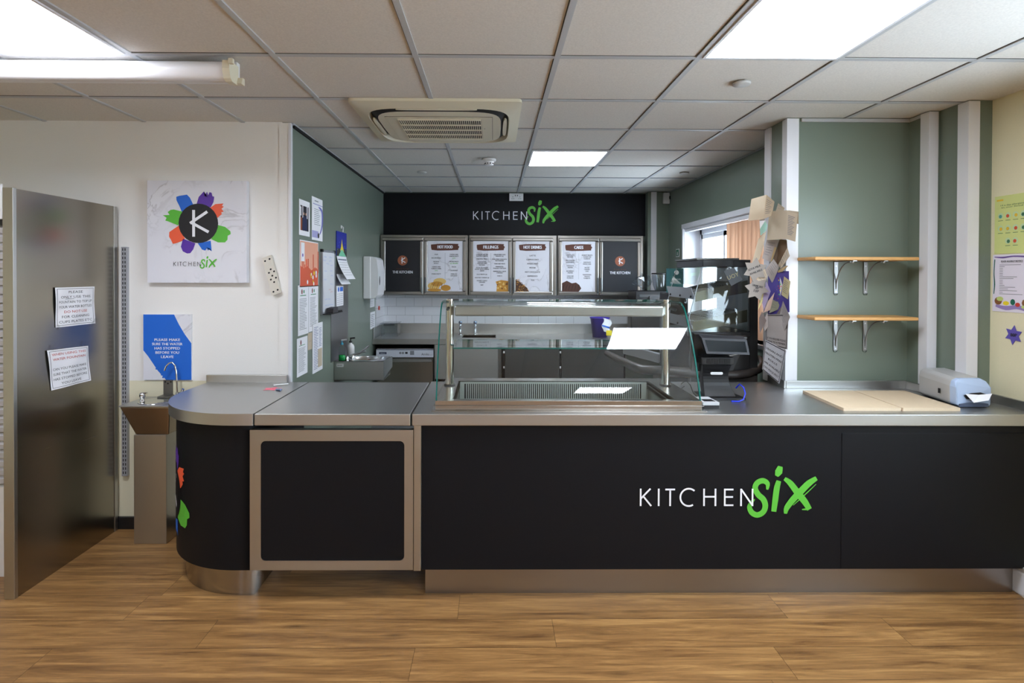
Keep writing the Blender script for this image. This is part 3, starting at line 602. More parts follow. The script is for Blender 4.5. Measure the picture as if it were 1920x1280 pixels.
def notice(name, label, qs, border, lines, fp_, mats, tapes, txtm=1):
    o = Vector(at_x(*qs[0], -2.2855))
    P = [at_x(x, y, -2.2855) for x, y in qs]                          # top left, top right, bottom right, bottom left
    u = (P[1]-P[0]); v = (P[3]-P[0])
    def g(a, b, c=0):                                                # a,b in 0..1 with a slight crumple
        q = P[0]*(1-a)*(1-b)+P[1]*a*(1-b)+P[2]*a*b+P[3]*(1-a)*b
        return q+Vector((.003+.0025*math.sin(9*a+5*b)+c, 0, 0))
    mb = MB(); N = 10
    V = [g(i/N, j/N) for j in range(N+1) for i in range(N+1)]; mb.add(V, [(j*(N+1)+i, (j+1)*(N+1)+i, (j+1)*(N+1)+i+1, j*(N+1)+i+1) for j in range(N) for i in range(N)], 0, True)
    for A in ([(.04, .04), (.96, .04)], [(.96, .04), (.96, .96)], [(.96, .96), (.04, .96)], [(.04, .96), (.04, .04)]):
        for k in range(6):
            a, b = k/6, (k+1)/6; p = (A[0][0]+(A[1][0]-A[0][0])*a, A[0][1]+(A[1][1]-A[0][1])*a); q = (A[0][0]+(A[1][0]-A[0][0])*b, A[0][1]+(A[1][1]-A[0][1])*b)
            mb.stroke(lambda x, y, c=0: g(x, y, c), [p, q], .009, .0008, 1, False)
    W = u.length
    for i, (s_, mm, under) in enumerate(lines):
        if not s_: continue
        yb = border+(1-2*border)*(i+.75)/len(lines)
        mb.text(s_, lambda a, b, c=0: g(.5+a, yb-b, c+.0006), 0, 0, .062, wid=min(.84, .058*len(s_)), m=mm)
        if under: mb.stroke(lambda a, b, c=0: g(a, b, c), [(.24, yb+.02), (.46, yb+.02)], .008, .001, mm, False)
    ob = mb.build(name, mats, None, label, 'notice')
    for a, b, w_, h_, r_ in tapes:
        tp = MB(); ca, sa = math.cos(r_), math.sin(r_); tp.poly([g(a+(x*ca-y*sa), b+(x*sa+y*ca), .0012) for x, y in ((-w_, -h_), (w_, -h_), (w_, h_), (-w_, h_))]); tp.build('tape', TAPE, ob)
TAPE = thin_glass('clear_tape', (.86, .86, .84), 1.5, .3)
notice('notice', 'crumpled white notice with red words DO NOT USE taped to the steel partition', [(102, 539), (176, 537), (177, 606), (104, 614)], .06,
 [('PLEASE', 1, 0), ('ONLY USE THIS', 1, 1), ('FOUNTAIN TO TOP UP', 1, 0), ('YOUR WATER BOTTLES', 1, 0), ('DO NOT USE', 2, 0), ('FOR CLEANING', 1, 0), ('CUPS PLATES ETC', 1, 0)], fp, [PAPER, INK, REDINK], [(.06, 1.0, .035, .07, -.4), (.97, .94, .035, .10, .6)])
notice('notice', 'crumpled white notice about the water fountain, lower one on the steel partition', [(87, 657), (164, 648), (169, 713), (96, 732)], .06,
 [('WHEN USING THIS', 2, 0), ('WATER FOUNTAIN', 2, 0), ('', 1, 0), ('CAN YOU PLEASE MAKE', 1, 0), ('SURE THAT THE WATER', 1, 0), ('HAS STOPPED BEFORE', 1, 0), ('YOU LEAVE', 1, 0)], fp, [PAPER, INK, REDINK], [(.12, -.06, .03, .07, .2), (.9, -.08, .03, .08, .3)])
# shutter beyond the partition
t = thing('roller_shutter', 'pale slatted roller shutter just visible left of the steel partition', 'shutter', (-2.8, 2.96, 0))
sm = MB()
for i in range(30): sm.prism([(-3.2, 2.965, .47+i*.0445), (-3.2, 2.95, .475+i*.0445), (-3.2, 2.948, .50+i*.0445), (-3.2, 2.965, .513+i*.0445)], (0, 0, 0), (.80, 0, 0))
sm.build('slats', mat('grey_slats', (196, 196, 200), .4), t); MB().box(-3.2, -2.4, 2.94, 2.99, 0, .46).build('lower_panel', PVC, t)
MB().box(-3.2, -2.4, 2.94, 3.0, 1.806, 1.835).build('shutter_box', BLACK, t)
mb = MB().box(-3.1, -2.52, 2.944, 2.95, 1.838, 2.015)
for k in range(26): a, b = random.uniform(-2.9, -2.54), random.uniform(1.86, 1.99); mb.disc(front(0, 2.9435, 0), a, b, random.uniform(.008, .02), 0, 1, 8)
mb.build('patterned_sign', [PAPER, BLUE], None, 'white and blue patterned sign above the roller shutter at the left edge', 'sign')

# slotted upright, bracket plate
t = MB().box(-2.262, -2.228, YW-.022, YW, .327, 1.721)
f_ = front(0, YW-.0225, 0)
for i in range(54):
    z = .34+i*.0256
    for x in (-2.252, -2.238): t.frect(f_, x-.0028, x+.0028, z, z+.016, 0, 1)
t.build('slotted_shelf_upright', [mat('grey_coated_steel', (168, 170, 176), .4, .3), DARKSLOT], None, 'narrow grey slotted steel upright on the white wall beside the partition', 'shelf upright', at=(-2.245, YW-.011, .327))
P = [at_y(495, 484, YW), at_y(511, 478, YW), at_y(529, 548, YW), at_y(513, 554, YW)]
bp = MB().prism([tuple(p) for p in P], (0, -.004, 0), (0, -.030, 0)); ux = (P[1]-P[0]); vy = (P[3]-P[0])
g = lambda a, b, c=0: P[0]+ux*a+vy*b+Vector((0, -.0305-c, 0))
for a, b in ((.25, .10), (.78, .09), (.62, .35), (.34, .42), (.92, .43), (.62, .52), (.95, .60), (.36, .60), (.64, .69), (.3, .92), (.8, .91)): bp.fpoly(lambda x, y, c=0: g(a+x, b+y, c), [(.11*math.cos(q*PI/5), .024*math.sin(q*PI/5)) for q in range(10)], .0003, 1)
bp.build('drilled_plate', [mat('cream_painted_metal', (218, 212, 200), .5), BLACKM], None, 'tilted off-white drilled plate screwed to the white wall right of the emblem canvas', 'bracket plate')

# canvas with the emblem
cv = thing('wall_canvas', 'square marble canvas with coloured brush-stroke emblem and KITCHEN SIX words', 'sign', (-1.795, YW-.02, 1.505))
MB().box(-2.094, -1.497, YW-.038, YW-.002, 1.505, 2.121).build('board', MARBLE, cv)
s_ = .597/742; mb = MB(); emblem(mb, front(-2.094+(1513-1131)*s_, YW-.039, 2.121-(800-480)*s_), s_, dict(B=0, P=1, O=2, G=3, K=4, W=5)); mb.build('emblem', [BLUE, PURPLE, ORANGE, GREENV, INK, WHITEINK], cv)
mb = MB(); o_ = front(-2.094+(1326-1131)*s_, YW-.039, 2.121-(1120-480)*s_); k_ = 205/540*s_; kitchen_word(mb, o_, 0, 0, k_, 0); six_word(mb, o_, 0, 0, k_*1.02, 1); mb.build('lettering', [INK, GREENV], cv)
bs_ = thing('water_sign', 'blue and marble sign asking to check the water has stopped', 'sign', (-1.99, YW-.01, .91))
MB().box(-2.135, -1.844, YW-.012, YW-.001, .912, 1.311).build('board', MARBLE, bs_)
w_, h_ = .291, .399; f_ = front(-2.135, YW-.0125, .912); mb = MB()
mb.fpoly(f_, [(0, h_), (.64*w_, h_), (.74*w_, .85*h_), (.86*w_, .70*h_), (w_, .56*h_), (w_, 0), (.47*w_, 0), (.4*w_, .06*h_), (.30*w_, .14*h_), (.2*w_, .25*h_), (.1*w_, .36*h_), (0, .45*h_)], 0, 0)
for a, b in ((.30, .20), (.34, .16), (.27, .17), (.36, .11), (.38, .08), (.41, .04)): mb.disc(f_, a*w_, b*h_, .006, .0004, 0, 6)
for i, q in enumerate(('PLEASE MAKE', 'SURE THE WATER', 'HAS STOPPED', 'BEFORE YOU', 'LEAVE')): mb.text(q, f_, .5*w_, h_*(.595-.065*i), .0155, wid=w_*(.53, .63, .53, .49, .26)[i], m=1, bold=.0005)
mb.build('printed_face', [BLUE, WHITEINK], bs_)

# drinking fountain
t = thing('drinking_fountain', 'steel pedestal drinking fountain with tapered basin beside the curved counter', 'drinking fountain', (-1.98, 3.4, 0))
MB().box(-2.072, -1.886, 3.292, YW-.003, 0, .632).build('pedestal', ST_Z, t, bevel=.003)
b0 = [(-2.060, 3.292, .632), (-1.872, 3.292, .632), (-1.872, YW-.003, .632), (-2.060, YW-.003, .632)]
b1 = [(-2.122, 3.245, .802), (-1.842, 3.245, .802), (-1.842, YW-.003, .802), (-2.122, YW-.003, .802)]
MB().hexa(b0+b1).build('basin', steel('fountain_steel', (164, 152, 138), .26, (1, 1, 1)), t, bevel=.006)
rm = MB(); n = 20; R_ = [(-2.124+.284*(.5+.5*a), 3.372+.128*b) for a, b in [(-1, -1), (1, -1), (1, 1), (-1, 1)]]
rm.box(-2.126, -1.840, 3.243, YW-.003, .802, .809).build('rim', ST_TOP, t, bevel=.002)
MB().lathe((-1.985, 3.365, .8095), [(.001, -.0), (.07, .0005), (.088, .003), (.095, .002), (.096, 0)], 32).build('bowl', CHROME, t)
MB().lathe((-2.045, 3.33, .81), [(.014, 0), (.014, .012), (.011, .014), (.012, .03), (.016, .032), (.016, .05), (.012, .056), (.001, .057)], 16).box(-2.05, -2.02, 3.322, 3.338, .862, .868).build('bubbler', CHROME, t)
sp_ = at_y(333, 740, 3.45); P = [(0, 0, 0), (-.002, 0, .03), (-.004, 0, .10), (-.008, 0, .16), (-.016, 0, .195), (-.032, 0, .212), (-.050, -.004, .208), (-.064, -.008, .19), (-.072, -.010, .165)]
MB().tube([(sp_.x+x, sp_.y+y, .806+z*1.03) for x, y, z in P], .0052, 12).build('swan_neck_spout', CHROME, t)
MB().tube([(sp_.x, sp_.y, .81), (sp_.x, sp_.y, .845)], .011, 12).tube([(sp_.x, sp_.y, .83), (sp_.x+.035, sp_.y-.02, .85)], .007, 10).tube([(sp_.x+.03, sp_.y-.018, .835), (sp_.x+.045, sp_.y-.022, .868)], .008, 10).build('tap_valve', CHROME, t)
br_ = MB().box(-2.018, -1.962, YW-.006, YW, .812, .909).box(-2.024, -1.955, 3.44, YW, .812, .82); f_ = front(0, YW-.0065, 0)
for x, z in ((-2.006, .899), (-1.99, .889), (-1.972, .899)): br_.disc(f_, x, z, .005, .0003, 1, 8)
br_.build('wall_bracket', [ST_D, BLACKM], t)

# ------------------------------------------------------------------ kitchen left wall
WX = XL+.0015
fw = fr((WX, 0, 0), (0, 1, 0), (0, 0, 1))
def sheet(name, label, cat, y0, y1, z0, z1, draw=None, mats=(PAPER,), thk=.0012, group=None):
    mb = MB().box(WX, WX+thk, y0, y1, z0, z1)
    if draw: draw(mb, fr((WX+thk+.0003, y0, z0), (0, 1, 0), (0, 0, 1)), y1-y0, z1-z0)
    return mb.build(name, list(mats), None, label, cat, group, at=(WX, (y0+y1)/2, z0))
def d_photo(mb, f, w, h):
    mb.frect(f, .12*w, .88*w, .14*h, .84*h, 0, 1); mb.frect(f, .12*w, .26*w, .14*h, .5*h, .0003, 2); mb.frect(f, .3*w, .36*w, .5*h, .84*h, .0003, 0); mb.frect(f, .7*w, .78*w, .5*h, .84*h, .0003, 0); mb.frect(f, .12*w, .2*w, .55*h, .8*h, .0003, 0)
    for a in (.42, .62): mb.disc(f, a*w, .62*h, .05*w, .0006, 3, 10, .04*h); mb.fpoly(f, [((a-.12)*w, .16*h), ((a+.12)*w, .16*h), ((a+.09)*w, .5*h), (a*w, .58*h), ((a-.09)*w, .5*h)], .0005, 4)
sheet('printed_photo', 'white-bordered dark photo of two people at the top left of the green wall', 'photo', 3.641, 3.85, 1.81, 2.04, d_photo, [PAPER, mat('dark_photo', (34, 34, 44), .5), mat('rust', (150, 70, 30), .5), mat('skin_print', (206, 150, 120), .5), mat('navy_print', (28, 40, 84), .5)])
LIL = mat('lilac_blue_ink', (116, 116, 190), .6)
def d_cert(mb, f, w, h):
    mb.frect(f, .1*w, w, .835*h, .85*h, 0, 1); mb.stroke(f, [(.6*w, .8*h), (.93*w, .72*h), (.97*w, .45*h), (.85*w, .25*h), (.7*w, .15*h)], [.004, .03, .03, .02, .008], 0, 1); mb.frect(f, .02*w, .6*w, .06*h, .22*h, 0, 2); slips(mb, f, .2*w, .8*w, .35*h, .75*h, 9, 3)
    mb.frect(f, .25*w, .6*w, .91*h, .93*h, 0, 3); mb.disc(f, .6*w, .12*h, .02, .0004, 4, 8)
sheet('certificate', 'white certificate with a lilac curve beside the dark photo on the green wall', 'certificate', 3.895, 4.135, 1.795, 2.092, d_cert, [PAPER, LIL, mat('pale_lilac', (168, 168, 214), .6), GREYINK, INK])
def d_orange(mb, f, w, h):
    mb.frect(f, .02*w, .98*w, .02*h, .98*h, 0, 1); r = random.Random(3)
    for k in range(11): a = .04+k*.092; hh = r.uniform(.3, .8); mb.frect(f, a*w, (a+.055)*w, .3*h, hh*h, .0003, 2 if k % 3 else 3)
    mb.fpoly(f, [(.02*w, .02*h), (.98*w, .02*h), (.98*w, .38*h), (.8*w, .42*h), (.6*w, .36*h), (.4*w, .45*h), (.2*w, .4*h), (.02*w, .46*h)], .0005, 2)
    mb.frect(f, .06*w, .24*w, .55*h, .95*h, .0006, 0); mb.disc(f, .15*w, .68*h, .012, .0008, 5, 8)
    for k in range(16): mb.disc(f, r.uniform(.3, .95)*w, r.uniform(.04, .32)*h, r.uniform(.006, .016), .0008+.0001*k, (0, 4, 3)[k % 3], 7)
sheet('orange_poster', 'orange and pink dripping-paint poster on the green wall', 'poster', 3.651, 4.035, 1.475, 1.78, d_orange, [PAPER, mat('peach_print', (232, 168, 140), .6), mat('red_orange_print', (214, 92, 58), .6), mat('hot_orange_print', (240, 90, 50), .6), YELLOW, PURPLE])
t = thing('whiteboard', 'small whiteboard with blue handwriting and a pen tray on the green wall', 'whiteboard', (XL, 4.25, 1.27))
mb = MB().box(WX, WX+.012, 4.10, 4.40, 1.285, 1.72); f_ = fr((WX+.0125, 4.10, 1.285), (0, 1, 0), (0, 0, 1)); k = 0
for zz, xs_ in ((.40, (.03, .17)), (.375, (.02, .16)), (.35, (.09,)), (.34, (.19,)), (.30, (.04, .18)), (.265, (.2,)), (.235, (.03,)), (.20, (.19,)), (.09, (.05, .13)), (.045, (.06, .13, .2))):
    for x in xs_: k += 1; scribble(mb, f_, x, x+.07, zz, .012, 1, k)
scribble(mb, f_, .15, .22, .16, .012, 2, 50); scribble(mb, f_, .19, .25, .14, .012, 2, 51)
mb.build('board', [mat('whiteboard_face', (226, 228, 234), .2), BLUE, REDINK], t)
MB().box(WX, WX+.016, 4.085, 4.10, 1.27, 1.735).box(WX, WX+.016, 4.40, 4.415, 1.27, 1.735).box(WX, WX+.016, 4.10, 4.40, 1.72, 1.735).box(WX, WX+.016, 4.10, 4.40, 1.27, 1.285).build('frame', mat('anodised_frame', (176, 180, 186), .35, .8), t)
for y, z in ((4.083, 1.718), (4.393, 1.718)): MB().box(WX, WX+.02, y, y+.026, z, z+.022).build('corner_cap', BLACK, t, bevel=.003)
MB().box(WX+.016, WX+.075, 4.09, 4.41, 1.268, 1.274).build('pen_tray', BLACK, t)
MB().prism([(WX+.02, 4.16, 1.2745), (WX+.02, 4.30, 1.2745), (WX+.02, 4.29, 1.315), (WX+.02, 4.17, 1.31)], (0, 0, 0), (.05, 0, 0)).build('board_eraser', mat('dark_grey_felt', (58, 56, 60), .8), None, 'dark grey board eraser on the whiteboard pen tray', 'eraser', bevel=.004)
MB().tube([(WX+.03, 4.31, 1.279), (WX+.07, 4.40, 1.279)], .005, 8).build('marker_pen', BLACK, None, 'black marker pen on the whiteboard pen tray', 'pen')
ca = thing('wall_calendar', 'wall calendar with a night-blue picture and curling pages hung on a white hook', 'calendar', (XL, 4.63, 1.5))
mb = MB().box(WX, WX+.006, 4.49, 4.79, 1.705, 1.90); f_ = fr((WX+.0065, 4.49, 1.705), (0, 1, 0), (0, 0, 1))
mb.frect(f_, 0, .3, 0, .06, .0002, 2); mb.fpoly(f_, [(.1, .04), (.13, .09), (.15, .14), (.17, .09), (.21, .04)], .0004, 1); mb.fpoly(f_, [(.05, 0), (.13, .05), (.17, .05), (.28, 0)], .0006, 3)
for k in range(10): mb.disc(f_, .02+.028*k, .05+.03*(k % 3), .006, .0006, 4, 6)
mb.build('picture', [mat('night_blue_print', (24, 40, 150), .45), YELLOW, mat('dark_green_print', (52, 56, 50), .6), mat('mint_print', (120, 200, 160), .6), mat('pale_blue_print', (110, 140, 220), .5)], ca)
for j, (o0, o1, z1, z0) in enumerate(((.004, .075, 1.704, 1.52), (.003, .035, 1.56, 1.478))):
    mb = MB(); N = 8; V = []
    for i in range(N+1):
        tt = i/N; z = z1+(z0-z1)*tt; off = o0+(o1-o0)*tt**1.6; V += [(WX+off, 4.50+.03*tt, z), (WX+off, 4.785+.03*tt, z)]
    mb.add(V, [(2*i, 2*i+1, 2*i+3, 2*i+2) for i in range(N)], 0, True)
    if j == 0:
        def gg(a, b, c=0): tt = min(max(b, 0), 1); return Vector((WX+o0+(o1-o0)*tt**1.6+.001+c, 4.50+.285*a+.03*tt, z1+(z0-z1)*tt))
        for i in range(6):
            for k in range(7): mb.poly([gg(.08+k*.125, .25+i*.11), gg(.13+k*.125, .25+i*.11), gg(.13+k*.125, .28+i*.11), gg(.08+k*.125, .28+i*.11)], 1)
        mb.poly([gg(.05, .12), gg(.95, .12), gg(.95, .17), gg(.05, .17)], 2)
    mb.build('page', [PAPER, GREYINK, mat('slate_print', (90, 100, 120), .6)], ca)
MB().box(WX, WX+.006, 4.625, 4.655, 1.93, 1.955).tube([(WX+.006, 4.64, 1.945), (WX+.018, 4.64, 1.94), (WX+.014, 4.64, 1.90)], .004, 8).build('hook', PVC, ca)
def d_bcal(mb, f, w, h):
    mb.disc(f, .28*w, .82*h, .022, 0, 1, 12, .02); mb.frect(f, .5*w, .95*w, .72*h, .93*h, 0, 1)
    for i in range(6):
        for k in range(5): mb.frect(f, (.12+k*.17)*w, (.2+k*.17)*w, (.08+i*.1)*h, (.11+i*.1)*h, 0, 2)
sheet('small_calendar', 'small white calendar sheet with blue heading on the steel splash strip', 'calendar', 4.49, 4.69, 1.305, 1.467, d_bcal, [PAPER, BLUE, GREYINK], thk=.005)
MB().box(XL+.0002, WX+.0016, 4.352, 4.857, .885, 1.62).build('steel_splash_strip', steel('splash_steel', (146, 146, 148), .3, (3, .5, 9)), None, 'vertical brushed steel splash strip on the green wall above the hand sink', 'splash panel', at=(XL, 4.6, .885))
GRN = mat('green_print', (40, 140, 80), .6)
def d_doc(two):
    def d(mb, f, w, h):
        mb.disc(f, .36*w, .87*h, .012, 0, 3, 8, .018)
        if two: mb.frect(f, .5*w, .6*w, .84*h, .9*h, 0, 2)
        mb.frect(f, .2*w, .75*w, .785*h, .8*h, 0, 2); slips(mb, f, .12*w, .85*w, .1*h, .74*h, 20, 1, .28, two+3)
    return d
DM = [PAPER, GREYINK, GRN, mat('maroon_print', (120, 50, 40), .6)]
sheet('wall_notice', 'white printed notice with green heading at the left below the orange poster', 'notice', 3.621, 3.826, 1.165, 1.487, d_doc(1), DM)
sheet('wall_notice', 'white printed notice with green heading at the right below the orange poster', 'notice', 3.832, 4.035, 1.17, 1.487, d_doc(2), DM)
sheet('wall_notice', 'lowest white printed notice on the green wall, beside the wall corner', 'notice', 3.602, 3.805, .905, 1.15, d_doc(0), DM)
def d_list(mb, f, w, h): slips(mb, f, .1*w, .55*w, .06*h, .94*h, 26, 1, .3, 8); slips(mb, f, .62*w, .9*w, .5*h, .9*h, 12, 1, .3, 9); mb.frect(f, .5*w, .93*w, .08*h, .46*h, .0002, 2)
sheet('wall_notice', 'white list sheet in a plastic sleeve hanging right of the lowest notice', 'notice', 3.907, 4.13, .875, 1.215, d_list, [PAPER, mat('blue_grey_ink', (96, 104, 150), .7), PAPER_O], thk=.004)
sheet('small_note', 'small cream note half hidden behind the list sheet', 'note', 3.815, 3.90, 1.05, 1.163, lambda mb, f, w, h: scribble(mb, f, .02, .07, .05, .02, 1, 5), [PAPER_O, GREYINK])
# towel dispenser and papers in the corner
t = thing('paper_towel_dispenser', 'white plastic paper towel dispenser on the green wall by the menu boards', 'towel dispenser', (XL, 5.57, 1.325))
MB().box(WX, WX+.075, 5.41, 5.73, 1.325, 1.73).build('backplate', PVC, t, bevel=.01)
P = [(.075, 1.33), (.115, 1.335), (.135, 1.36), (.145, 1.45), (.142, 1.6), (.128, 1.70), (.105, 1.722), (.075, 1.726)]
MB().prism([(WX+a, 5.415, b) for a, b in P], (0, 0, 0), (0, .31, 0), 0).build('cover', mat('white_plastic_cover', (232, 232, 234), .3), t, bevel=.008)
fd = fr((WX+.1465, 5.415, 0), (0, 1, 0), (0, 0, 1)); MB().fpoly(fd, [(.06+.02*math.cos(q*PI/6), 1.50+.045*math.sin(q*PI/6)) for q in range(12)], 0).build('sight_window', BLACKM, t)
sheet('small_note', 'small handwritten note just below the towel dispenser', 'note', 5.72, 5.93, 1.225, 1.31, lambda mb, f, w, h: [scribble(mb, f, .02, .15, .02+.02*i, .012, 1, 60+i) for i in range(3)], [PAPER, GREYINK])
sheet('small_note', 'small printed note low on the green wall beside the tiled corner', 'note', 5.73, 5.96, 1.005, 1.175, lambda mb, f, w, h: slips(mb, f, .02, .2, .02, .15, 7), [PAPER, GREYINK])
struct('trim_11', MB().box(XL, XL+.012, 5.98, YB, 1.012, 1.335), TILE)
MB().box(XL+.0125, XL+.02, 6.08, 6.12, 1.18, 1.22).build('red_switch', REDINK, None, 'small red rocker switch on the tiled corner left of the worktop', 'switch')

# hand sink
t = thing('hand_basin', 'stainless steel box-shaped hand basin on the green wall behind the flap', 'sink', (-1.05, 4.58, .733))
x0, x1, y0, y1, z0, z1 = XL+.002, -.86, 4.44, 4.73, .733, .884
mb = MB().box(x0, x1, y0, y0+.004, z0, z1-.004).add([(x1-.01, y0, z0), (x1+.018, y1, z0+.06), (x1+.018, y1, z1), (x1, y0, z1)], [(0, 1, 2, 3)])
mb.box(x0, x1, y1-.004, y1, z0, z1-.004).box(x0, x1, y0, y1, z0, z0+.004); mb.build('apron', steel('basin_steel', (196, 200, 198), .36, (1, 1, 1)), t)
mb = MB(); n = 32; cx_, cy_ = -1.03, 4.60; E0 = [(cx_+.155*math.cos(2*PI*k/n), cy_+.105*math.sin(2*PI*k/n), z1) for k in range(n)]
O_ = [(min(max(cx_+.30*math.cos(2*PI*k/n), x0), x1), min(max(cy_+.30*math.sin(2*PI*k/n), y0), y1), z1) for k in range(n)]
E1 = [(cx_+.135*math.cos(2*PI*k/n), cy_+.09*math.sin(2*PI*k/n), z1-.07) for k in range(n)]; E2 = [(cx_, cy_, z1-.085)]*n
mb.add(O_+E0, [(i, (i+1) % n, n+(i+1) % n, n+i) for i in range(n)]); mb.add(E0+E1+E2, [(r*n+i, r*n+(i+1) % n, (r+1)*n+(i+1) % n, (r+1)*n+i) for r in (0, 1) for i in range(n)], 0, True)
mb.build('bowl', mat('bowl_steel', (200, 202, 202), .18, 1), t)
for k, (dx, dz) in enumerate(((.15, .06), (.16, .105))):
    MB().lathe((XL+.085+.03*k, 4.50+.06*k, z1), [(.016, 0), (.016, .02), (.011, .03), (.001, .032)], 12).tube([(XL+.085+.03*k, 4.50+.06*k, z1+.02), (XL+.14+.03*k, 4.50+.06*k, z1+.045), (XL+.085+dx, 4.50+.06*k, z1+.02+dz*.8)], [.009, .007, .006], 10).build('tap', CHROME, t)
mb = MB().box(XL+.02, XL+.075, y0-.0012, y0, z1-.045, z1-.02).text('BASIX', front(XL+.0475, y0-.0015, z1-.038), 0, 0, .010, m=1); mb.build('maker_plate', [PVC, INK], t)
s1 = thing('soap_bottle', 'clear pump bottle half full of green soap on the hand basin', 'soap bottle', (-1.19, 4.47, z1), 'soap bottles on the hand basin')
def bottle(o, bodymat, pumpmat, collar, h, r, y, x, fill=None):
    MB().lathe((x, y, z1), [(.001, 0), (r, 0), (r, h*.72), (r*.8, h*.86), (r*.35, h*.92), (r*.35, h)], 20).build('body', bodymat, o)
    if fill: MB().lathe((x, y, z1+.003), [(.001, 0), (r*.93, 0), (r*.93, h*.32), (.001, h*.32)], 20).build('liquid', fill, o)
    MB().lathe((x, y, z1+h), [(r*.42, 0), (r*.42, .012), (r*.15, .014), (r*.15, .032), (.001, .032)], 12).build('collar', collar, o)
    MB().tube([(x-.004, y, z1+h+.034), (x+.035, y, z1+h+.038)], .006, 8).build('pump', pumpmat, o)
bottle(s1, thin_glass('clear_bottle', (.84, .9, .88), 1.45), PVC, mat('light_blue_plastic', (70, 180, 210), .4), .125, .026, 4.47, -1.19, mat('green_soap', (20, 190, 90), .2))
s2 = thing('soap_bottle', 'white pump bottle with black top behind the green soap on the basin', 'soap bottle', (-1.15, 4.60, z1), 'soap bottles on the hand basin')
bottle(s2, PVC, BLACK, BLACK, .125, .03, 4.60, -1.155)

# ------------------------------------------------------------------ back wall
YH = 6.40
hd = thing('header_board', 'black header board with white and green lettering above the menu boards', 'sign', (.2, 6.41, 2.0))
MB().box(XL+.003, 1.70, YH, YB-.001, 2.0, CEIL-.008).build('board', BLACKP, hd)
k0 = at_y(887, 411.5, YH); k1 = at_y(989, 411.5, YH); s_ = (k1.x-k0.x)/540; mb = MB(); f_ = front(k0.x, YH-.001, k0.z); kitchen_word(mb, f_, 0, 0, s_, 0); six_word(mb, f_, 0, 0, s_*1.01, 1); mb.build('lettering', [WHITEINK, GREENV], hd)
so = thing('double_socket', 'white double power socket at the top of the black header board', 'socket', (.26, 6.39, 2.41))
a, b = at_y(955, 363, YH), at_y(981, 377, YH); mb = MB().box(a.x, b.x, YH-.03, YH-.001, b.z, a.z); f_ = front(a.x, YH-.0305, b.z); w_, h_ = b.x-a.x, a.z-b.z
for q in (.25, .75):
    for x, y in ((q, .52), (q-.06, .28), (q+.06, .28)): mb.frect(f_, x*w_-.003, x*w_+.003, y*h_-.005, y*h_+.005, 0, 1)
mb.frect(f_, .4*w_, .45*w_, .6*h_, .8*h_, 0, 1); mb.frect(f_, .55*w_, .6*w_, .6*h_, .8*h_, 0, 1); mb.build('faceplate', [PVC, BLACKM], so)
MB().box(a.x+.01, b.x-.01, YH-.001, YH+.004, b.z+.01, a.z-.01).build('back_box', PVC, so)

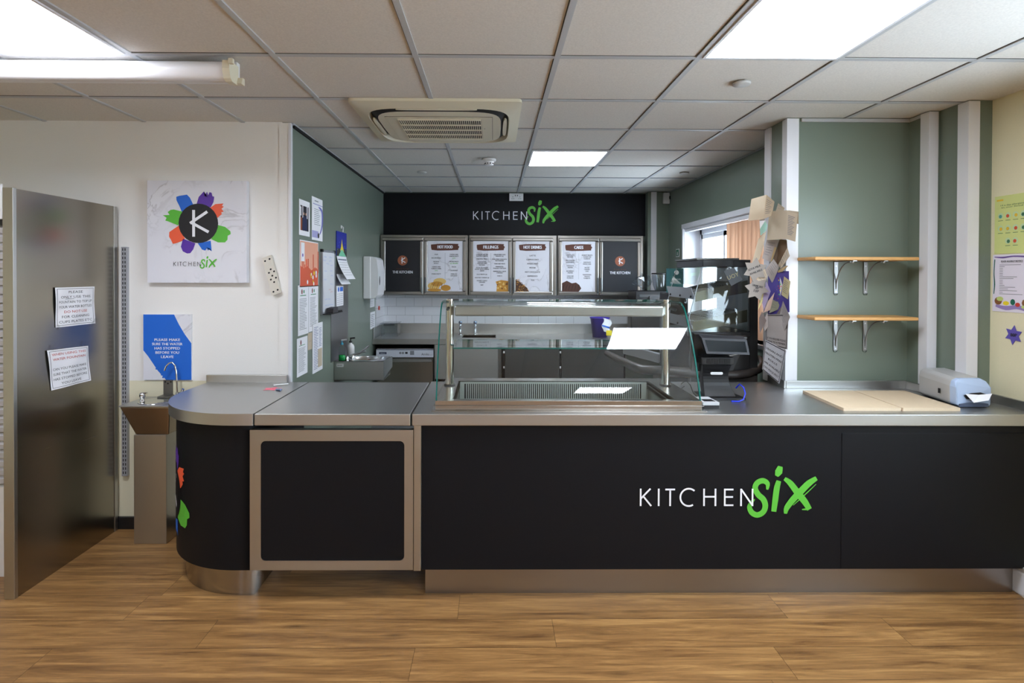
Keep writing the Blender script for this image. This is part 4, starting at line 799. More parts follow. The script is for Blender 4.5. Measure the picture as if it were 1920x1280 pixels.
YM = 6.18
def px(x, y, Y=YM): return at_y(x, y, Y)
PANB = mat('black_menu_print', (26, 27, 33), .45); VEG = mat('green_menu_ink', (110, 190, 90), .6)
GOLD1, GOLD2, GOLD3 = mat('pastry_light', (226, 190, 112), .6), mat('pastry_mid', (196, 140, 52), .6), mat('pastry_dark', (120, 74, 26), .6)
CHOC = mat('chocolate_print', (74, 40, 26), .5); CHOC2 = mat('chocolate_dark_print', (46, 24, 16), .5); BEAN = mat('bean_print', (88, 56, 30), .6)
PM = [MARBLE, BROWN, WHITEINK, mat('menu_ink', (62, 60, 64), .6), VEG, GOLD1, GOLD2, GOLD3, CHOC, CHOC2, BEAN, GREYINK]
def poster(p, x0, x1, z0, z1, y, title, cols, pic):
    mb = MB().box(x0, x1, y, y+.003, z0, z1); f = front(x0, y-.0003, z0); w, h = x1-x0, z1-z0
    mb.fpoly(f, [(.1*w, .925*h), (.3*w, .94*h), (.6*w, .945*h), (.88*w, .94*h), (.86*w, .915*h), (.9*w, .88*h), (.87*w, .845*h), (.87*w, .82*h), (.6*w, .812*h), (.3*w, .808*h), (.12*w, .82*h), (.1*w, .87*h)], 0, 1)
    mb.text(title, f, .5*w, .85*h, .034, wid=w*.062*len(title)*.85, m=2, bold=.0022)
    for ci, (cx_, items) in enumerate(cols):
        for yy, s in items:
            g = s.startswith('~'); s = s.strip('~'); mb.text(s, f, cx_*w, yy*h, .0125 if len(cols) > 1 else .0165, wid=min(w*.44, w*(.024 if len(cols) > 1 else .036)*len(s)), m=4 if g else 3, bold=.0006)
    if len(cols) > 1: mb.frect(f, .498*w, .503*w, .25*h, .76*h, 0, 11)
    r = random.Random(5)
    if pic == 'croissant':
        for k, (cx_, cy_, rx, ry) in enumerate(((.18, .11, .17, .075), (.35, .2, .18, .065), (.27, .15, .16, .05), (.52, .07, .14, .06), (.2, .03, .2, .03))): mb.fpoly(f, [(max(0, cx_*w+rx*w*math.cos(q*PI/8)), max(0, cy_*h+ry*h*math.sin(q*PI/8))) for q in range(16)], .0003+.0002*k, (5, 5, 6, 6, 6)[k])
        for k in range(7): mb.stroke(f, [((.08+.06*k)*w, .06*h), ((.12+.06*k)*w, .14*h), ((.17+.05*k)*w, .17*h)], .004, .0016, 7 if k % 2 else 6)
    if pic == 'wrap':
        mb.fpoly(f, [(.66*w, 0), (.68*w, .12*h), (.64*w, .2*h), (.8*w, .23*h), (w, .21*h), (w, 0)], .0003, 6)
        for k in range(22): mb.disc(f, r.uniform(.69, .97)*w, r.uniform(.02, .19)*h, r.uniform(.006, .014), .0006+.00005*k, (5, 7, 6)[k % 3], 6)
    if pic == 'beans':
        mb.fpoly(f, [(0, 0), (0, .24*h), (.08*w, .22*h), (.2*w, .15*h), (.34*w, .08*h), (.4*w, 0)], .0003, 9)
        for i in range(11):
            for j in range(12):
                a, b = .006+.0125*i+.006*(j % 2), .006+.0115*j
                if a/(.43*w)+b/(.26*h) < 1.05+.15*r.random(): mb.disc(f, a+r.uniform(-.001, .001), b+r.uniform(-.001, .001), .0058, .0006, (10, 7, 6, 10)[r.randrange(4)], 7, .0046)
    if pic == 'muffin':
        mb.fpoly(f, [(0, 0), (0, .17*h), (.15*w, .22*h), (.3*w, .17*h), (.42*w, .185*h), (.52*w, .14*h), (.58*w, .07*h), (.5*w, 0)], .0003, 8)
        for k in range(6): mb.stroke(f, [((.02+.09*k)*w, .02*h), ((.05+.09*k)*w, .1*h), ((.1+.08*k)*w, .15*h)], [.003, .008, .003], .0006, 9)
    return mb.build('menu_panel', PM, p)
def kpanel(p, x0, x1, z0, z1, y):
    mb = MB().box(x0, x1, y, y+.003, z0, z1); f = front(x0, y-.0003, z0); w, h = x1-x0, z1-z0
    small_k(mb, f, .5*w, .61*h, .145*w, 1, 2); mb.text('fresh from', f, .5*w, .435*h, .016, wid=.36*w, m=3); mb.text('THE KITCHEN', f, .5*w, .355*h, .029, wid=.58*w, m=2, bold=.001)
    return mb.build('menu_panel', [PANB, COPPER, WHITEINK, BROWN], p)
HF = [(.25, [(.72, 'SOUP'), (.65, 'BACON ROLLS'), (.58, 'SAUSAGE'), (.545, 'ROLLS'), (.475, 'CHEESE AND'), (.44, 'TOMATO SWIRL'), (.405, '~(v)~'), (.335, 'STEAK PASTY')]), (.75, [(.72, 'CHEESE AND'), (.685, 'ONION PASTY'), (.65, '~(v)~'), (.58, 'VEGAN PASTY'), (.545, '~(v) VEGAN~'), (.475, 'PIZZA'), (.405, 'CROISSANT'), (.335, 'PAIN AU'), (.30, 'CHOCOLAT')])]
FI = [(.25, [(.72, 'CHICKEN, BACON'), (.69, 'AND MOZZARELLA'), (.635, 'CHICKEN TIKKA'), (.575, 'CORONATION'), (.545, 'CHICKEN AND'), (.515, 'SULTANA'), (.46, 'DUCK IN HOISIN'), (.43, 'SAUCE WITH SPRING'), (.40, 'ONION'), (.33, 'EGG MAYO (v)'), (.265, 'GRATED CHEESE (v)'), (.205, 'HONEY CHILLI'), (.175, 'CHICKEN'), (.12, 'HAM')]),
 (.75, [(.72, 'CREAM BRIE AND'), (.69, 'MANGO (v)'), (.63, 'PERI PERI CHICKEN'), (.60, 'MAYONNAISE'), (.54, 'TUNA AND MAYO'), (.48, 'MARINATED'), (.45, 'ITALIAN CHICKEN'), (.39, 'MARINATED CAJUN'), (.36, 'CHICKEN'), (.30, 'TOMATO')])]
HD = [(.5, [(.70, 'LATTE'), (.62, 'CAPPUCCINO'), (.54, 'AMERICANO'), (.46, 'MOCHA'), (.375, 'HOT CHOCOLATE'), (.295, 'ESPRESSO'), (.215, 'TEA')])]
CK = [(.25, [(.715, 'CHOCOLATE'), (.68, 'BROWNIE'), (.61, 'MILLIONAIRE'), (.575, 'SHORTBREAD'), (.505, 'CHOCOLATE'), (.47, 'MUFFIN'), (.40, 'BLUEBERRY'), (.365, 'MUFFIN'), (.30, 'CHOCCHIP'), (.265, 'FLAPJACK')]), (.75, [(.715, 'FOREST FRUITS'), (.68, 'YOGURT TOP'), (.645, 'FLAPJACK'), (.575, 'CHOCOLATE'), (.54, 'FUDGE CAKE'), (.47, 'SALTED'), (.435, 'CARAMEL'), (.40, 'CAKE'), (.33, 'TRADITIONAL'), (.295, 'TREACLE'), (.26, 'FLAPJACK')])]
ZT, ZB = px(800, 440).z, px(800, 553.5).z
units = [((712.5, 877), ((716, 793.5, 'k', None, None), (795, 874, 'HOT FOOD', HF, 'croissant')), 'left steel-framed wall cabinet with a black door and the HOT FOOD menu door'),
 ((879, 1044), ((881, 959.5, 'FILLINGS', FI, 'wrap'), (960.5, 1037, 'HOT DRINKS', HD, 'beans')), 'middle steel-framed wall cabinet with FILLINGS and HOT DRINKS menu doors'),
 ((1046, 1207), ((1047.5, 1123, 'CAKES', CK, 'muffin'), (1124, 1202, 'k', None, None)), 'right steel-framed wall cabinet with the CAKES menu door and a black door')]
STF = steel('cabinet_steel', (150, 148, 143), .3, (4, 4, 4))
for ui, ((a, b), doors, lb) in enumerate(units):
    xa, xb = px(a, 480).x, px(b, 480).x
    if ui == 0: xa = max(xa, XL+.006)
    u = thing('menu_wall_cabinet', lb, 'wall cabinet', ((xa+xb)/2, 6.3, ZB), 'menu wall cabinets')
    MB().box(xa, xb, YM+.024, 6.396, ZB, ZT).build('body', STF, u, bevel=.004)
    for di, (d0, d1, ti, cols, pic) in enumerate(doors):
        xd0, xd1 = max(px(d0, 480).x, xa+.004), px(d1, 480).x; zt, zb = ZT-.028, ZB+.006; fw_ = .038
        mb = MB()
        for (q0, q1, r0, r1) in ((xd0, xd1, zt-fw_, zt), (xd0, xd1, zb, zb+fw_), (xd0, xd0+fw_, zb+fw_, zt-fw_), (xd1-fw_, xd1, zb+fw_, zt-fw_)): mb.box(q0, q1, YM, YM+.022, r0, r1)
        d = mb.build('door', STF, u, bevel=.008)
        P = (d, xd0+fw_-.002, xd1-fw_+.002, zb+fw_-.002, zt-fw_+.002, YM+.008)
        if ti == 'k': kpanel(*P)
        else: poster(*P, ti, cols, pic)
        hx = xd1-.016 if di == 0 else xd0+.016
        MB().tube([(hx, YM-.016, zb+.02), (hx, YM-.016, zb+.19)], .006, 8).tube([(hx, YM, zb+.035), (hx, YM-.016, zb+.035)], .004, 6).tube([(hx, YM, zb+.175), (hx, YM-.016, zb+.175)], .004, 6).build('handle', DARKST, d)

# back worktop run
YC = 5.82
t = thing('back_worktop', 'steel worktop with upstand along the tiled back wall', 'worktop', (.2, 6.1, .845))
sx0, sx1, sy0, sy1 = -.33, .02, 5.95, 6.22
MB().slab([XL+.003, sx0, sx1, 1.932], [YC, sy0, sy1, 6.296], lambda i, j: not (i == 1 and j == 1), .845, .9).box(XL+.003, 1.694, 6.2962, 6.402, .845, .9).build('top', ST_X, t, bevel=.003)
MB().box(XL+.003, 1.694, 6.402, 6.418, .845, 1.012).box(XL+.0028, XL+.018, YC+.02, 6.402, .9, 1.012).build('upstand', ST_X, t, bevel=.003)
mb = MB().box(sx0-.004, sx1+.004, sy0-.004, sy1+.004, .70, .704)
for q in ((sx0-.004, sx0, sy0, sy1), (sx1, sx1+.004, sy0, sy1), (sx0, sx1, sy0-.004, sy0), (sx0, sx1, sy1, sy1+.004)): mb.box(*q, .704, .903)
mb.build('sink_bowl', ST_D, t)
for i, q in enumerate((863, 891)):
    p = at_y(q, 629, 6.26); o = thing('pillar_tap', ('chrome pillar tap on the back sink, left one', 'chrome pillar tap on the back sink, right one')[i], 'tap', (p.x, 6.26, .9), 'pillar taps on the back sink')
    MB().lathe((p.x, 6.26, .9), [(.02, 0), (.02, .006), (.012, .01), (.011, .09), (.014, .10), (.014, .115), (.001, .116)], 14).build('body', CHROME, o)
    MB().tube([(p.x, 6.26, .985), (p.x, 6.22, .99), (p.x, 6.16, .975), (p.x, 6.155, .955)], .009, 10).build('spout', CHROME, o)
    MB().lathe((p.x, 6.26, 1.016), [(.010, 0), (.020, .008), (.020, .028), (.014, .034), (.001, .034)], 12).build('handle', mat('blue_chrome', (150, 170, 200), .15, 1), o)
# dishwasher
t = thing('dishwasher', 'steel undercounter dishwasher with white control strip under the back worktop', 'dishwasher', (-.91, 6.1, 0))
MB().box(-1.198, -.620, 5.85, 6.38, .02, .80).build('body', ST_D, t)
mb = MB().box(-1.200, -.618, 5.815, 5.85, .715, .795); f_ = front(-1.2, 5.8145, .715)
mb.fbox(f_, 0, .582, .075, .080, 0, .001, 1).frect(f_, .03, .105, .03, .052, 0, 1).text('Halcyon', f_, .067, .035, .011, m=0).disc(f_, .245, .043, .012, 0, 2, 14).disc(f_, .272, .043, .012, 0, 2, 14).frect(f_, .295, .32, .034, .054, 0, 3).frect(f_, .345, .386, .024, .066, 0, 2).text('Amika', f_, .50, .02, .022, m=3).text('60XL', f_, .56, .02, .008, m=2)
mb.build('control_panel', [mat('silver_panel', (196, 200, 210), .4), mat('navy_ink', (28, 34, 70), .5), GREYINK, INK], t)
MB().box(-1.195, -.622, 5.822, 5.85, .1, .708).build('door', steel('door_steel', (170, 168, 160), .24, (6, 6, 2)), t, bevel=.004)
MB().prism([(-1.18, 5.822, .665), (-1.18, 5.79, .672), (-1.18, 5.79, .70), (-1.18, 5.822, .704)], (0, 0, 0), (.545, 0, 0)).build('handle', ST_X, t)
MB().box(-.60, .042, 5.80, 5.814, .495, .842).box(-.60, -.585, 5.814, 6.3, .495, .842).build('sink_apron', steel('apron_steel', (186, 186, 184), .42, (1, 1, 1)), None, 'plain steel apron panel below the back sink', 'sink panel')
struct('trim_12', MB().box(.045, .075, 5.83, 6.3, 0, .845).box(-.612, -.604, 5.83, 6.3, 0, .845), ST_D)
MB().box(-.11, .03, 5.95, 6.15, .25, .50).build('storage_tub', mat('orange_brown_plastic', (178, 120, 40), .5), None, 'orange-brown tub under the back sink', 'tub', bevel=.01)
MB().box(-.55, -.13, 5.95, 6.2, .02, .48).build('waste_box', mat('dark_slate_plastic', (44, 48, 56), .5), None, 'dark box under the back sink beside the tub', 'box', bevel=.01)
t = thing('undercounter_fridge', 'dark steel two-door undercounter fridge below the back worktop', 'fridge', (.7, 6.1, 0))
MB().box(.085, 1.36, 5.87, 6.3, .02, .838).build('body', BLACKP, t)
for i, (a, b) in enumerate(((.115, .672), (.695, 1.335))):
    d = MB().box(a, b, 5.83, 5.866, .12, .825).build('door', steel('fridge_steel', (136, 138, 140), .3, (2, 2, 2)), t, bevel=.006)
    MB().box(a+.002, b-.002, 5.822, 5.83, .812, .826).build('grip_strip', ST_X, d)
    MB().box(a-.018, a-.004, 5.835, 5.85, .755, .775).box(a-.018, a-.004, 5.835, 5.85, .60, .62).build('hinge', PVC, d)
# small things on the back worktop
t = thing('acrylic_bin', 'clear acrylic box in the left corner of the back worktop', 'box', (-1.10, 6.15, .9))
x0, x1, y0, y1, z0, z1_ = -1.20, -1.025, 6.05, 6.25, .9005, 1.035
MB().box(x0, x1, y0, y0+.004, z0, z1_).box(x0, x1, y1-.004, y1, z0, z1_).box(x0, x0+.004, y0, y1, z0, z1_).box(x1-.004, x1, y0, y1, z0, z1_).build('walls', ACRYL, t)
MB().box(x0-.008, x1+.008, y0-.008, y1+.008, z1_, z1_+.008).box(x0+.03, x1-.03, y0-.008, y0-.002, z1_-.02, z1_).build('lid', thin_glass('frosted_lid', (.72, .74, .76), 1.6, .2), t)
bx = at_y(1128, 600, 6.0).x
t = thing('purple_bucket', 'blue-purple bucket near the right end of the back worktop', 'bucket', (bx, 6.05, .9))
MB().lathe((bx-.01, 6.05, .9005), [(.001, 0), (.075, 0), (.10, .205), (.106, .21), (.106, .2), (.098, .2), (.072, .006)], 24).build('body', mat('blue_purple_plastic', (62, 44, 168), .35), t)
mb = MB(); V = []; N = 8
for i in range(N+1):
    for j in range(5): V.append((bx+.0+.02*j+.012*math.sin(i), 5.925-.008*math.sin(j*1.4+i*.8), 1.115-.018*i-.006*j))
mb.add(V, [(i*5+j, i*5+j+1, (i+1)*5+j+1, (i+1)*5+j) for i in range(N) for j in range(4)], 0, True); mb.add([v+Vector((0, -.001, 0)) for v in [Vector(q) for q in V][20:30]], [(j, j+1, 6+j, 5+j) for j in range(4)], 1); mb.add([Vector(q)+Vector((0, .012, 0)) for q in V], [(i*5+j, i*5+j+1, (i+1)*5+j+1, (i+1)*5+j) for i in range(N) for j in range(4)], 0, True)
mb.build('tea_towel', [PAPER, BLUE], None, 'white tea towel with blue stripes hanging over the purple bucket', 'towel', at=(bx+.04, 5.92, .95))
MB().box(bx+.03, bx+.09, 5.90, 5.912, .93, .985).build('sponge_cloth', YELLOW, None, 'bright yellow cloth below the striped tea towel', 'cloth', bevel=.004)
# coffee machine with hopper and bag
t = thing('coffee_machine', 'black coffee machine at the right end of the back worktop', 'coffee machine', (1.64, 6.0, .9))
MB().box(1.46, 1.84, 5.86, 6.22, 1.26, 1.395).box(1.46, 1.84, 6.05, 6.22, .95, 1.26).box(1.46, 1.84, 5.86, 6.22, .9005, .95).build('body', BLACK, t, bevel=.008)
MB().lathe((1.75, 5.99, 1.396), [(.05, 0), (.075, .06), (.085, .15), (.085, .17)], 20).build('bean_hopper', thin_glass('smoked_clear', (.78, .82, .86), 1.7, .1), t)
MB().lathe((1.75, 5.99, 1.57), [(.001, .014), (.088, .014), (.09, 0), (.001, 0)], 20).build('hopper_lid', BLACK, t)
MB().box(1.60, 1.70, 5.84, 5.86, 1.30, 1.345).build('group_head', DARKST, t); MB().box(1.50, 1.80, 5.855, 5.8599, 1.335, 1.36).build('button_panel', DARKST, t)
bm = bmesh_ico = None
mb = MB(); r = random.Random(4); n, k_ = 14, 9; V = []
for i in range(k_):
    th_ = PI*i/(k_-1)
    for j in range(n):
        ph = 2*PI*j/n; q = 1+.22*math.sin(3*ph+2*th_)+.1*(r.random()-.5); V.append((1.545+.092*q*math.sin(th_)*math.cos(ph), 5.96+.08*q*math.sin(th_)*math.sin(ph), 1.492+.07*math.cos(th_)*(1+.3*math.cos(ph))))
mb.add(V, [(i*n+j, i*n+(j+1) % n, (i+1)*n+(j+1) % n, (i+1)*n+j) for i in range(k_-1) for j in range(n)], 0, False)
mb.build('plastic_bag', BAGM, None, 'crumpled clear plastic bag lying on the coffee machine', 'bag')

# window blind, alarm box, exit sign
t = thing('vertical_blind', 'beige vertical slat blind in the kitchen window', 'blind', (XR+.05, 4.3, 1.1))
MB().box(XR+.01, XR+.055, WY0+.01, WY1-.01, WZ1-.035, WZ1-.008).build('headrail', WHITE_T, t)
BL = mat('beige_blind_fabric', (196, 156, 126), .8)
b = BL.node_tree.nodes['Principled BSDF']; b.inputs['Transmission Weight'].default_value = 0
b.inputs['Subsurface Weight'].default_value = 0
tl = BL.node_tree.nodes.new('ShaderNodeBsdfTranslucent'); tl.inputs[0].default_value = (*lin((232, 180, 146)), 1); mxs = BL.node_tree.nodes.new('ShaderNodeMixShader'); mxs.inputs[0].default_value = .09
out_ = BL.node_tree.nodes['Material Output']; BL.node_tree.links.new(b.outputs[0], mxs.inputs[1]); BL.node_tree.links.new(tl.outputs[0], mxs.inputs[2]); BL.node_tree.links.new(mxs.outputs[0], out_.inputs[0])
for i in range(14):
    y = 4.76-.076*i; mb = MB(); ang = (.25, .45, .15, .38, .5, .2, .3)[i % 7]; dy, dx = .0445*math.cos(ang), .0445*math.sin(ang)
    N = 4; V = []
    for j in range(N+1):
        s_ = -1+2*j/N; V += [(XR+.04-dx*s_, y+dy*s_+.006*(1-s_*s_), WZ1-.04), (XR+.04-dx*s_, y+dy*s_+.006*(1-s_*s_), WZ0+.02)]
    mb.add(V, [(2*j, 2*j+1, 2*j+3, 2*j+2) for j in range(N)], 0, True); mb.build('slat', BL, t)
a, b = at_x(1251, 363, XR), at_x(1263, 384, XR)
al = thing('alarm_sounder', 'narrow white wall unit high on the green wall beside the black header', 'wall unit', (XR-.02, a.y, b.z))
yb_ = 6.30; a, b = at_y(1250.5, 362, yb_), at_y(1262, 383, yb_); MB().box(min(a.x, XR-.075), min(b.x, XR-.008), yb_-.05, yb_-.001, b.z, a.z).build('housing', PVC, al, bevel=.006)
MB().frect(front(0, yb_-.0505, 0), a.x+.01, b.x-.012, b.z+.05, b.z+.085).build('lens', BLACKM, al)
a, b = at_x(1268, 467, XR), at_x(1274, 481, XR); f_ = fr((XR-.0045, 0, 0), (0, -1, 0), (0, 0, 1))
mb = MB().box(XR-.004, XR-.0005, min(a.y, b.y), max(a.y, b.y), b.z, a.z); ym = -(a.y+b.y)/2; w_ = abs(a.y-b.y)
mb.frect(f_, ym-.42*w_, ym+.42*w_, b.z+.008, a.z-.008, .0002, 1).frect(f_, ym-.1*w_, ym+.1*w_, b.z+.03, a.z-.03, .0005, 0).fpoly(f_, [(ym-.2*w_, b.z+.03), (ym+.2*w_, b.z+.03), (ym, b.z+.012)], .0005, 0)
mb.build('exit_sign', [PVC, mat('safety_green', (16, 110, 80), .5)], None, 'small green and white exit sign on the wall left of the kitchen window', 'sign')

# ------------------------------------------------------------------ tiered display cabinet behind the till
t = thing('tiered_display_cabinet', 'black and glass tiered food cabinet with sloping shelves below the kitchen window', 'display cabinet', (1.45, 3.9, 0))
N0, N1 = 3.66, 4.19; CX0, CX1 = 1.345, 1.655
MB().box(1.26, CX1, N0, N1, 0, 1.18).box(1.24, CX1, N0-.004, N1, 1.165, 1.195).build('base_cabinet', BLACK, t, bevel=.004)
MB().box(CX1, CX1+.05, N0, N1, 0, 1.47).build('rear_panel', BLACKM, t)
MB().box(CX1-.012, CX1-.001, N0+.006, N1, 1.2, 1.62).build('inner_back', steel('cabinet_back_steel', (110, 114, 116), .3, (2, 2, 2)), t)
MB().box(CX0, CX1, N0, N1, 1.615, 1.662).build('canopy', BLACK, t, bevel=.004)
MB().box(CX0-.005, CX1-.03, N0+.10, N1+.02, 1.663, 1.675).build('canopy_top', ST_D, t, bevel=.003)
for y in (N0, N1-.005):
    Pg = [(CX0, 1.614), (CX1-.014, 1.614), (CX1-.014, 1.197), (1.245, 1.197), (1.262, 1.306)]
    mb = MB(); mb.prism([(a, y, b) for a, b in Pg], (0, 0, 0), (0, .005, 0)); mb.build('side_glass', GLASS, t)
    MB().tube([(CX0, y, 1.614), (1.262, y, 1.306), (1.245, y, 1.197)], .0028, 6).build('glass_edge_trim', mat('pale_edge', (170, 180, 184), .2, .3), t)
mb = MB().hexa([(CX0-.004, N0+.006, 1.614), (CX0+.001, N0+.006, 1.614), (CX0+.001, N1-.006, 1.614), (CX0-.004, N1-.006, 1.614), (1.296, N0+.006, 1.50), (1.301, N0+.006, 1.50), (1.301, N1-.006, 1.50), (1.296, N1-.006, 1.50)][::1]); mb.build('front_flap', GLASS, t)
for zf, zr, lb in ((1.425, 1.50, 'upper'), (1.235, 1.31, 'lower')):
    xf = 1.30 if lb == 'upper' else 1.285; xr = CX1-.016
    sh = MB().hexa([(xf, N0+.008, zf), (xr, N0+.008, zr), (xr, N1-.008, zr), (xf, N1-.008, zf), (xf, N0+.008, zf+.006), (xr, N0+.008, zr+.006), (xr, N1-.008, zr+.006), (xf, N1-.008, zf+.006)]).build('shelf', ST_X, t)
    MB().hexa([(xf, N0+.007, zf-.035), (xr, N0+.007, zr-.05), (xr, N0+.0078, zr-.05), (xf, N0+.0078, zf-.035), (xf, N0+.007, zf+.025), (xr, N0+.007, zr+.03), (xr, N0+.0078, zr+.03), (xf, N0+.0078, zf+.025)]).build('side_rail', mat('olive_steel', (92, 90, 80), .32, .9), sh)
    wr = MB()
    for i in range(13): y = N0+.03+i*(N1-N0-.06)/12; wr.tube([(xf+.01, y, zf+.02), (xr-.01, y, zr+.02)], .0022, 6)
    for i in range(4): q = .1+.27*i; x = xf+(xr-xf)*q; z = zf+(zr-zf)*q; wr.tube([(x, N0+.03, z+.018), (x, N1-.03, z+.018)], .0025, 6)
    wr.build('wire_rack', CHROME, sh)
    rl = MB().hexa([(xf-.006, N0+.002, zf-.02), (xf-.002, N0+.002, zf-.02), (xf-.002, N1-.002, zf-.02), (xf-.006, N1-.002, zf-.02), (xf-.03, N0+.002, zf+.055), (xf-.026, N0+.002, zf+.055), (xf-.026, N1-.002, zf+.055), (xf-.03, N1-.002, zf+.055)]); rl.build('ticket_strip', mat('strip_acrylic', (150, 156, 164), .15), sh)
    rb = MB()
    for i in range(3): y = N0+.05+i*(N1-N0-.1)/2; rb.lathe((xf-.012, y, zf-.004), [(.001, .008), (.008, .006), (.008, 0)], 10, 0, (-1, 0, .3))
    rb.build('rivet', BLACKM, sh)
# brown-black bumper rail round the cabinet
rail = [at_y(*q) for q in ((1138, 662, 4.35), (1163, 675, 4.0), (1190, 688, 3.75), (1206, 693, 3.67), (1240, 694, 3.63), (1310, 699, 3.61), (1375, 703, 3.62), (1402, 700, 3.64), (1422, 693, 3.68), (1430, 683, 3.76), (1426, 673, 3.88), (1410, 667, 3.96), (1390, 662, 4.0))]
MB().tube(rail, [.022, .026, .03, .03, .03, .03, .028, .026, .024, .022, .02, .019, .018], 14).build('bumper_rail', BROWNBLK, t)
MB().prism([(1.10, 3.70, 0), (1.70, 3.64, 0), (1.70, 3.66, 0), (1.26, 4.10, 0), (1.12, 4.0, 0)], (0, 0, .78), (0, 0, .915)).build('moulded_skirt', BROWNBLK, t, bevel=.015)
MB().tube([(1.12, 3.672, .905), (1.34, 3.625, .905)], .006, 8).build('chrome_strip', CHROME, t)
mb = MB().hexa([(1.0, 4.40, .95), (1.24, 4.25, .90), (1.26, 4.30, .90), (1.02, 4.46, .95), (1.0, 4.40, 1.02), (1.24, 4.25, .97), (1.26, 4.30, .97), (1.02, 4.46, 1.02)]); mb.build('angled_tray_guide', mat('grey_plastic_guide', (120, 122, 126), .4), t, bevel=.004)
MB().box(1.262, 1.40, N0-.03, N0-.0045, .80, 1.02).build('socket_box', DARKST, t); MB().box(1.18, 1.20, 3.95, 3.98, 1.02, 1.04).build('orange_lamp', ORANGE, t)
# translucent ticket on the cabinet glass and behind it a teal box
P = [at_y(*q, N0-.006) for q in ((1357, 508), (1376, 502), (1393, 524), (1371, 536))]
tk = MB().prism([tuple(p) for p in P], (0, 0, 0), (0, -.001, 0)); c0 = (P[0]+P[1]+P[2]+P[3])/4
tk.text('UOY', fr((c0.x-.0, c0.y-.0015, c0.z), (.9, 0, .35), (-.35, 0, .9)), 0, -.012, .026, m=1); tk.build('ticket', [mat('grey_ticket', (104, 112, 118), .6), mat('pale_gold_ink', (206, 200, 150), .6)], None, 'tilted grey ticket with pale letters on the cabinet side glass', 'ticket')
a, b = at_y(1256, 503, 4.9), at_y(1281, 527, 4.9); mb = MB().box(a.x, b.x, 4.9, 5.0, b.z-.10, a.z); f_ = front((a.x+b.x)/2, 4.899, (a.z+b.z)/2); mb.disc(f_, .0, .02, .02, 0, 1, 10).text('MOCHA', f_, 0, -.045, .014, m=1)
tb = mb; tb.v = tb.v; tb.build('teal_carton', [mat('teal_card', (20, 84, 84), .5), PVC], None, 'dark teal carton seen through the tiered cabinet', 'carton')
MB().box(a.x-.03, b.x+.03, 4.85, 5.10, 0, b.z-.101).build('carton_stand', BLACK, None, 'plain black stand under the teal carton', 'stand', bevel=.01)

# ------------------------------------------------------------------ till
t = thing('till_terminal', 'black point-of-sale terminal with customer display on a curved stand', 'till', (1.25, 3.06, CT))
f_ = front(0, 3.0, 0); yq = 3.02
def X_(p_): return at_y(p_, 700, yq).x
def Z_(q_): return at_y(1350, q_, yq).z
MB().prism([(X_(1312), 2.985, CT), (X_(1394), 2.985, CT), (X_(1388), 3.16, CT), (X_(1318), 3.16, CT)], (0, 0, .001), (0, 0, .014)).build('base_plate', BLACK, t, bevel=.005)
N = 10; V = []
for i in range(N+1):
    tt = i/N; z = CT+.014+(Z_(684)-CT-.014)*tt; y = 3.03+.05*math.sin(tt*PI)*.9-.02*tt; xl = X_(1323)+(X_(1315)-X_(1323))*tt+.012*math.sin(tt*PI); xr = X_(1382)+(X_(1370)-X_(1382))*tt-.008*math.sin(tt*PI)
    V += [(xl, y, z), (xr, y, z), (xr, y+.05, z), (xl, y+.05, z)]
mb = MB(); mb.add(V, [(4*i+k, 4*i+(k+1) % 4, 4*i+4+(k+1) % 4, 4*i+4+k) for i in range(N) for k in range(4)], 0); mb.build('curved_stand', BLACK, t, bevel=.004)
q = Z_(700); MB().fprism(front(X_(1344.5), 3.03, q), rrect(-.033, .033, -.007, .007, .0065), .001, .006).build('badge', PVC, t)
hb = MB().box(X_(1311), X_(1372), 2.99, 3.10, Z_(682), Z_(668)).build('hinge_block', BLACK, t, bevel=.006)
mb = MB()
for i in range(14): x = X_(1322)+i*(X_(1364)-X_(1322))/13; mb.box(x-.0018, x+.0018, 2.988, 2.9895, Z_(680), Z_(671))
mb.build('vent_slots', DARKSLOT, hb)
sl = MB().hexa([(X_(1304), 3.08, Z_(700)), (X_(1384), 3.08, Z_(700)), (X_(1384), 3.13, Z_(696)), (X_(1304), 3.13, Z_(696)), (X_(1300), 3.02, Z_(624)), (X_(1402), 3.02, Z_(632)), (X_(1404), 3.05, Z_(630)), (X_(1300), 3.05, Z_(622))]); sl.build('screen_back', BLACK, t, bevel=.006)
d0 = [(X_(1308), 2.965, Z_(631)), (X_(1391), 2.965, Z_(634)), (X_(1393), 2.94, Z_(661)), (X_(1314), 2.94, Z_(659))]
cdp = MB().prism(d0, (0, 0, 0), (0, .04, .012)).build('customer_display', mat('charcoal_plastic', (40, 41, 46), .4), t, bevel=.004)
c0 = [Vector(p) for p in d0]; lerp = lambda a, b: c0[0]*(1-a)*(1-b)+c0[1]*a*(1-b)+c0[2]*a*b+c0[3]*(1-a)*b+Vector((0, -.0012, 0))
MB().poly([lerp(.06, .14), lerp(.06, .84), lerp(.95, .84), lerp(.95, .14)]).build('display_glass', mat('dark_display', (14, 22, 28), .12), cdp)
MB().tube([(X_(1362), 2.985, Z_(665)), (X_(1377), 2.975, Z_(661))], .003, 8).build('swipe_rail', ST_X, t)
cbp = [(X_(1380), 3.02, CT+.06), (X_(1384), 3.0, CT+.085), (X_(1389), 2.985, CT+.07), (X_(1390), 2.97, CT+.04), (X_(1384), 2.955, CT+.012), (X_(1375), 2.95, CT+.004), (X_(1362), 2.955, CT+.004)]
MB().tube(cbp, .0035, 8).build('network_cable', mat('bright_blue_cable', (20, 50, 220), .35), None, 'bright blue cable looping beside the till base', 'cable')
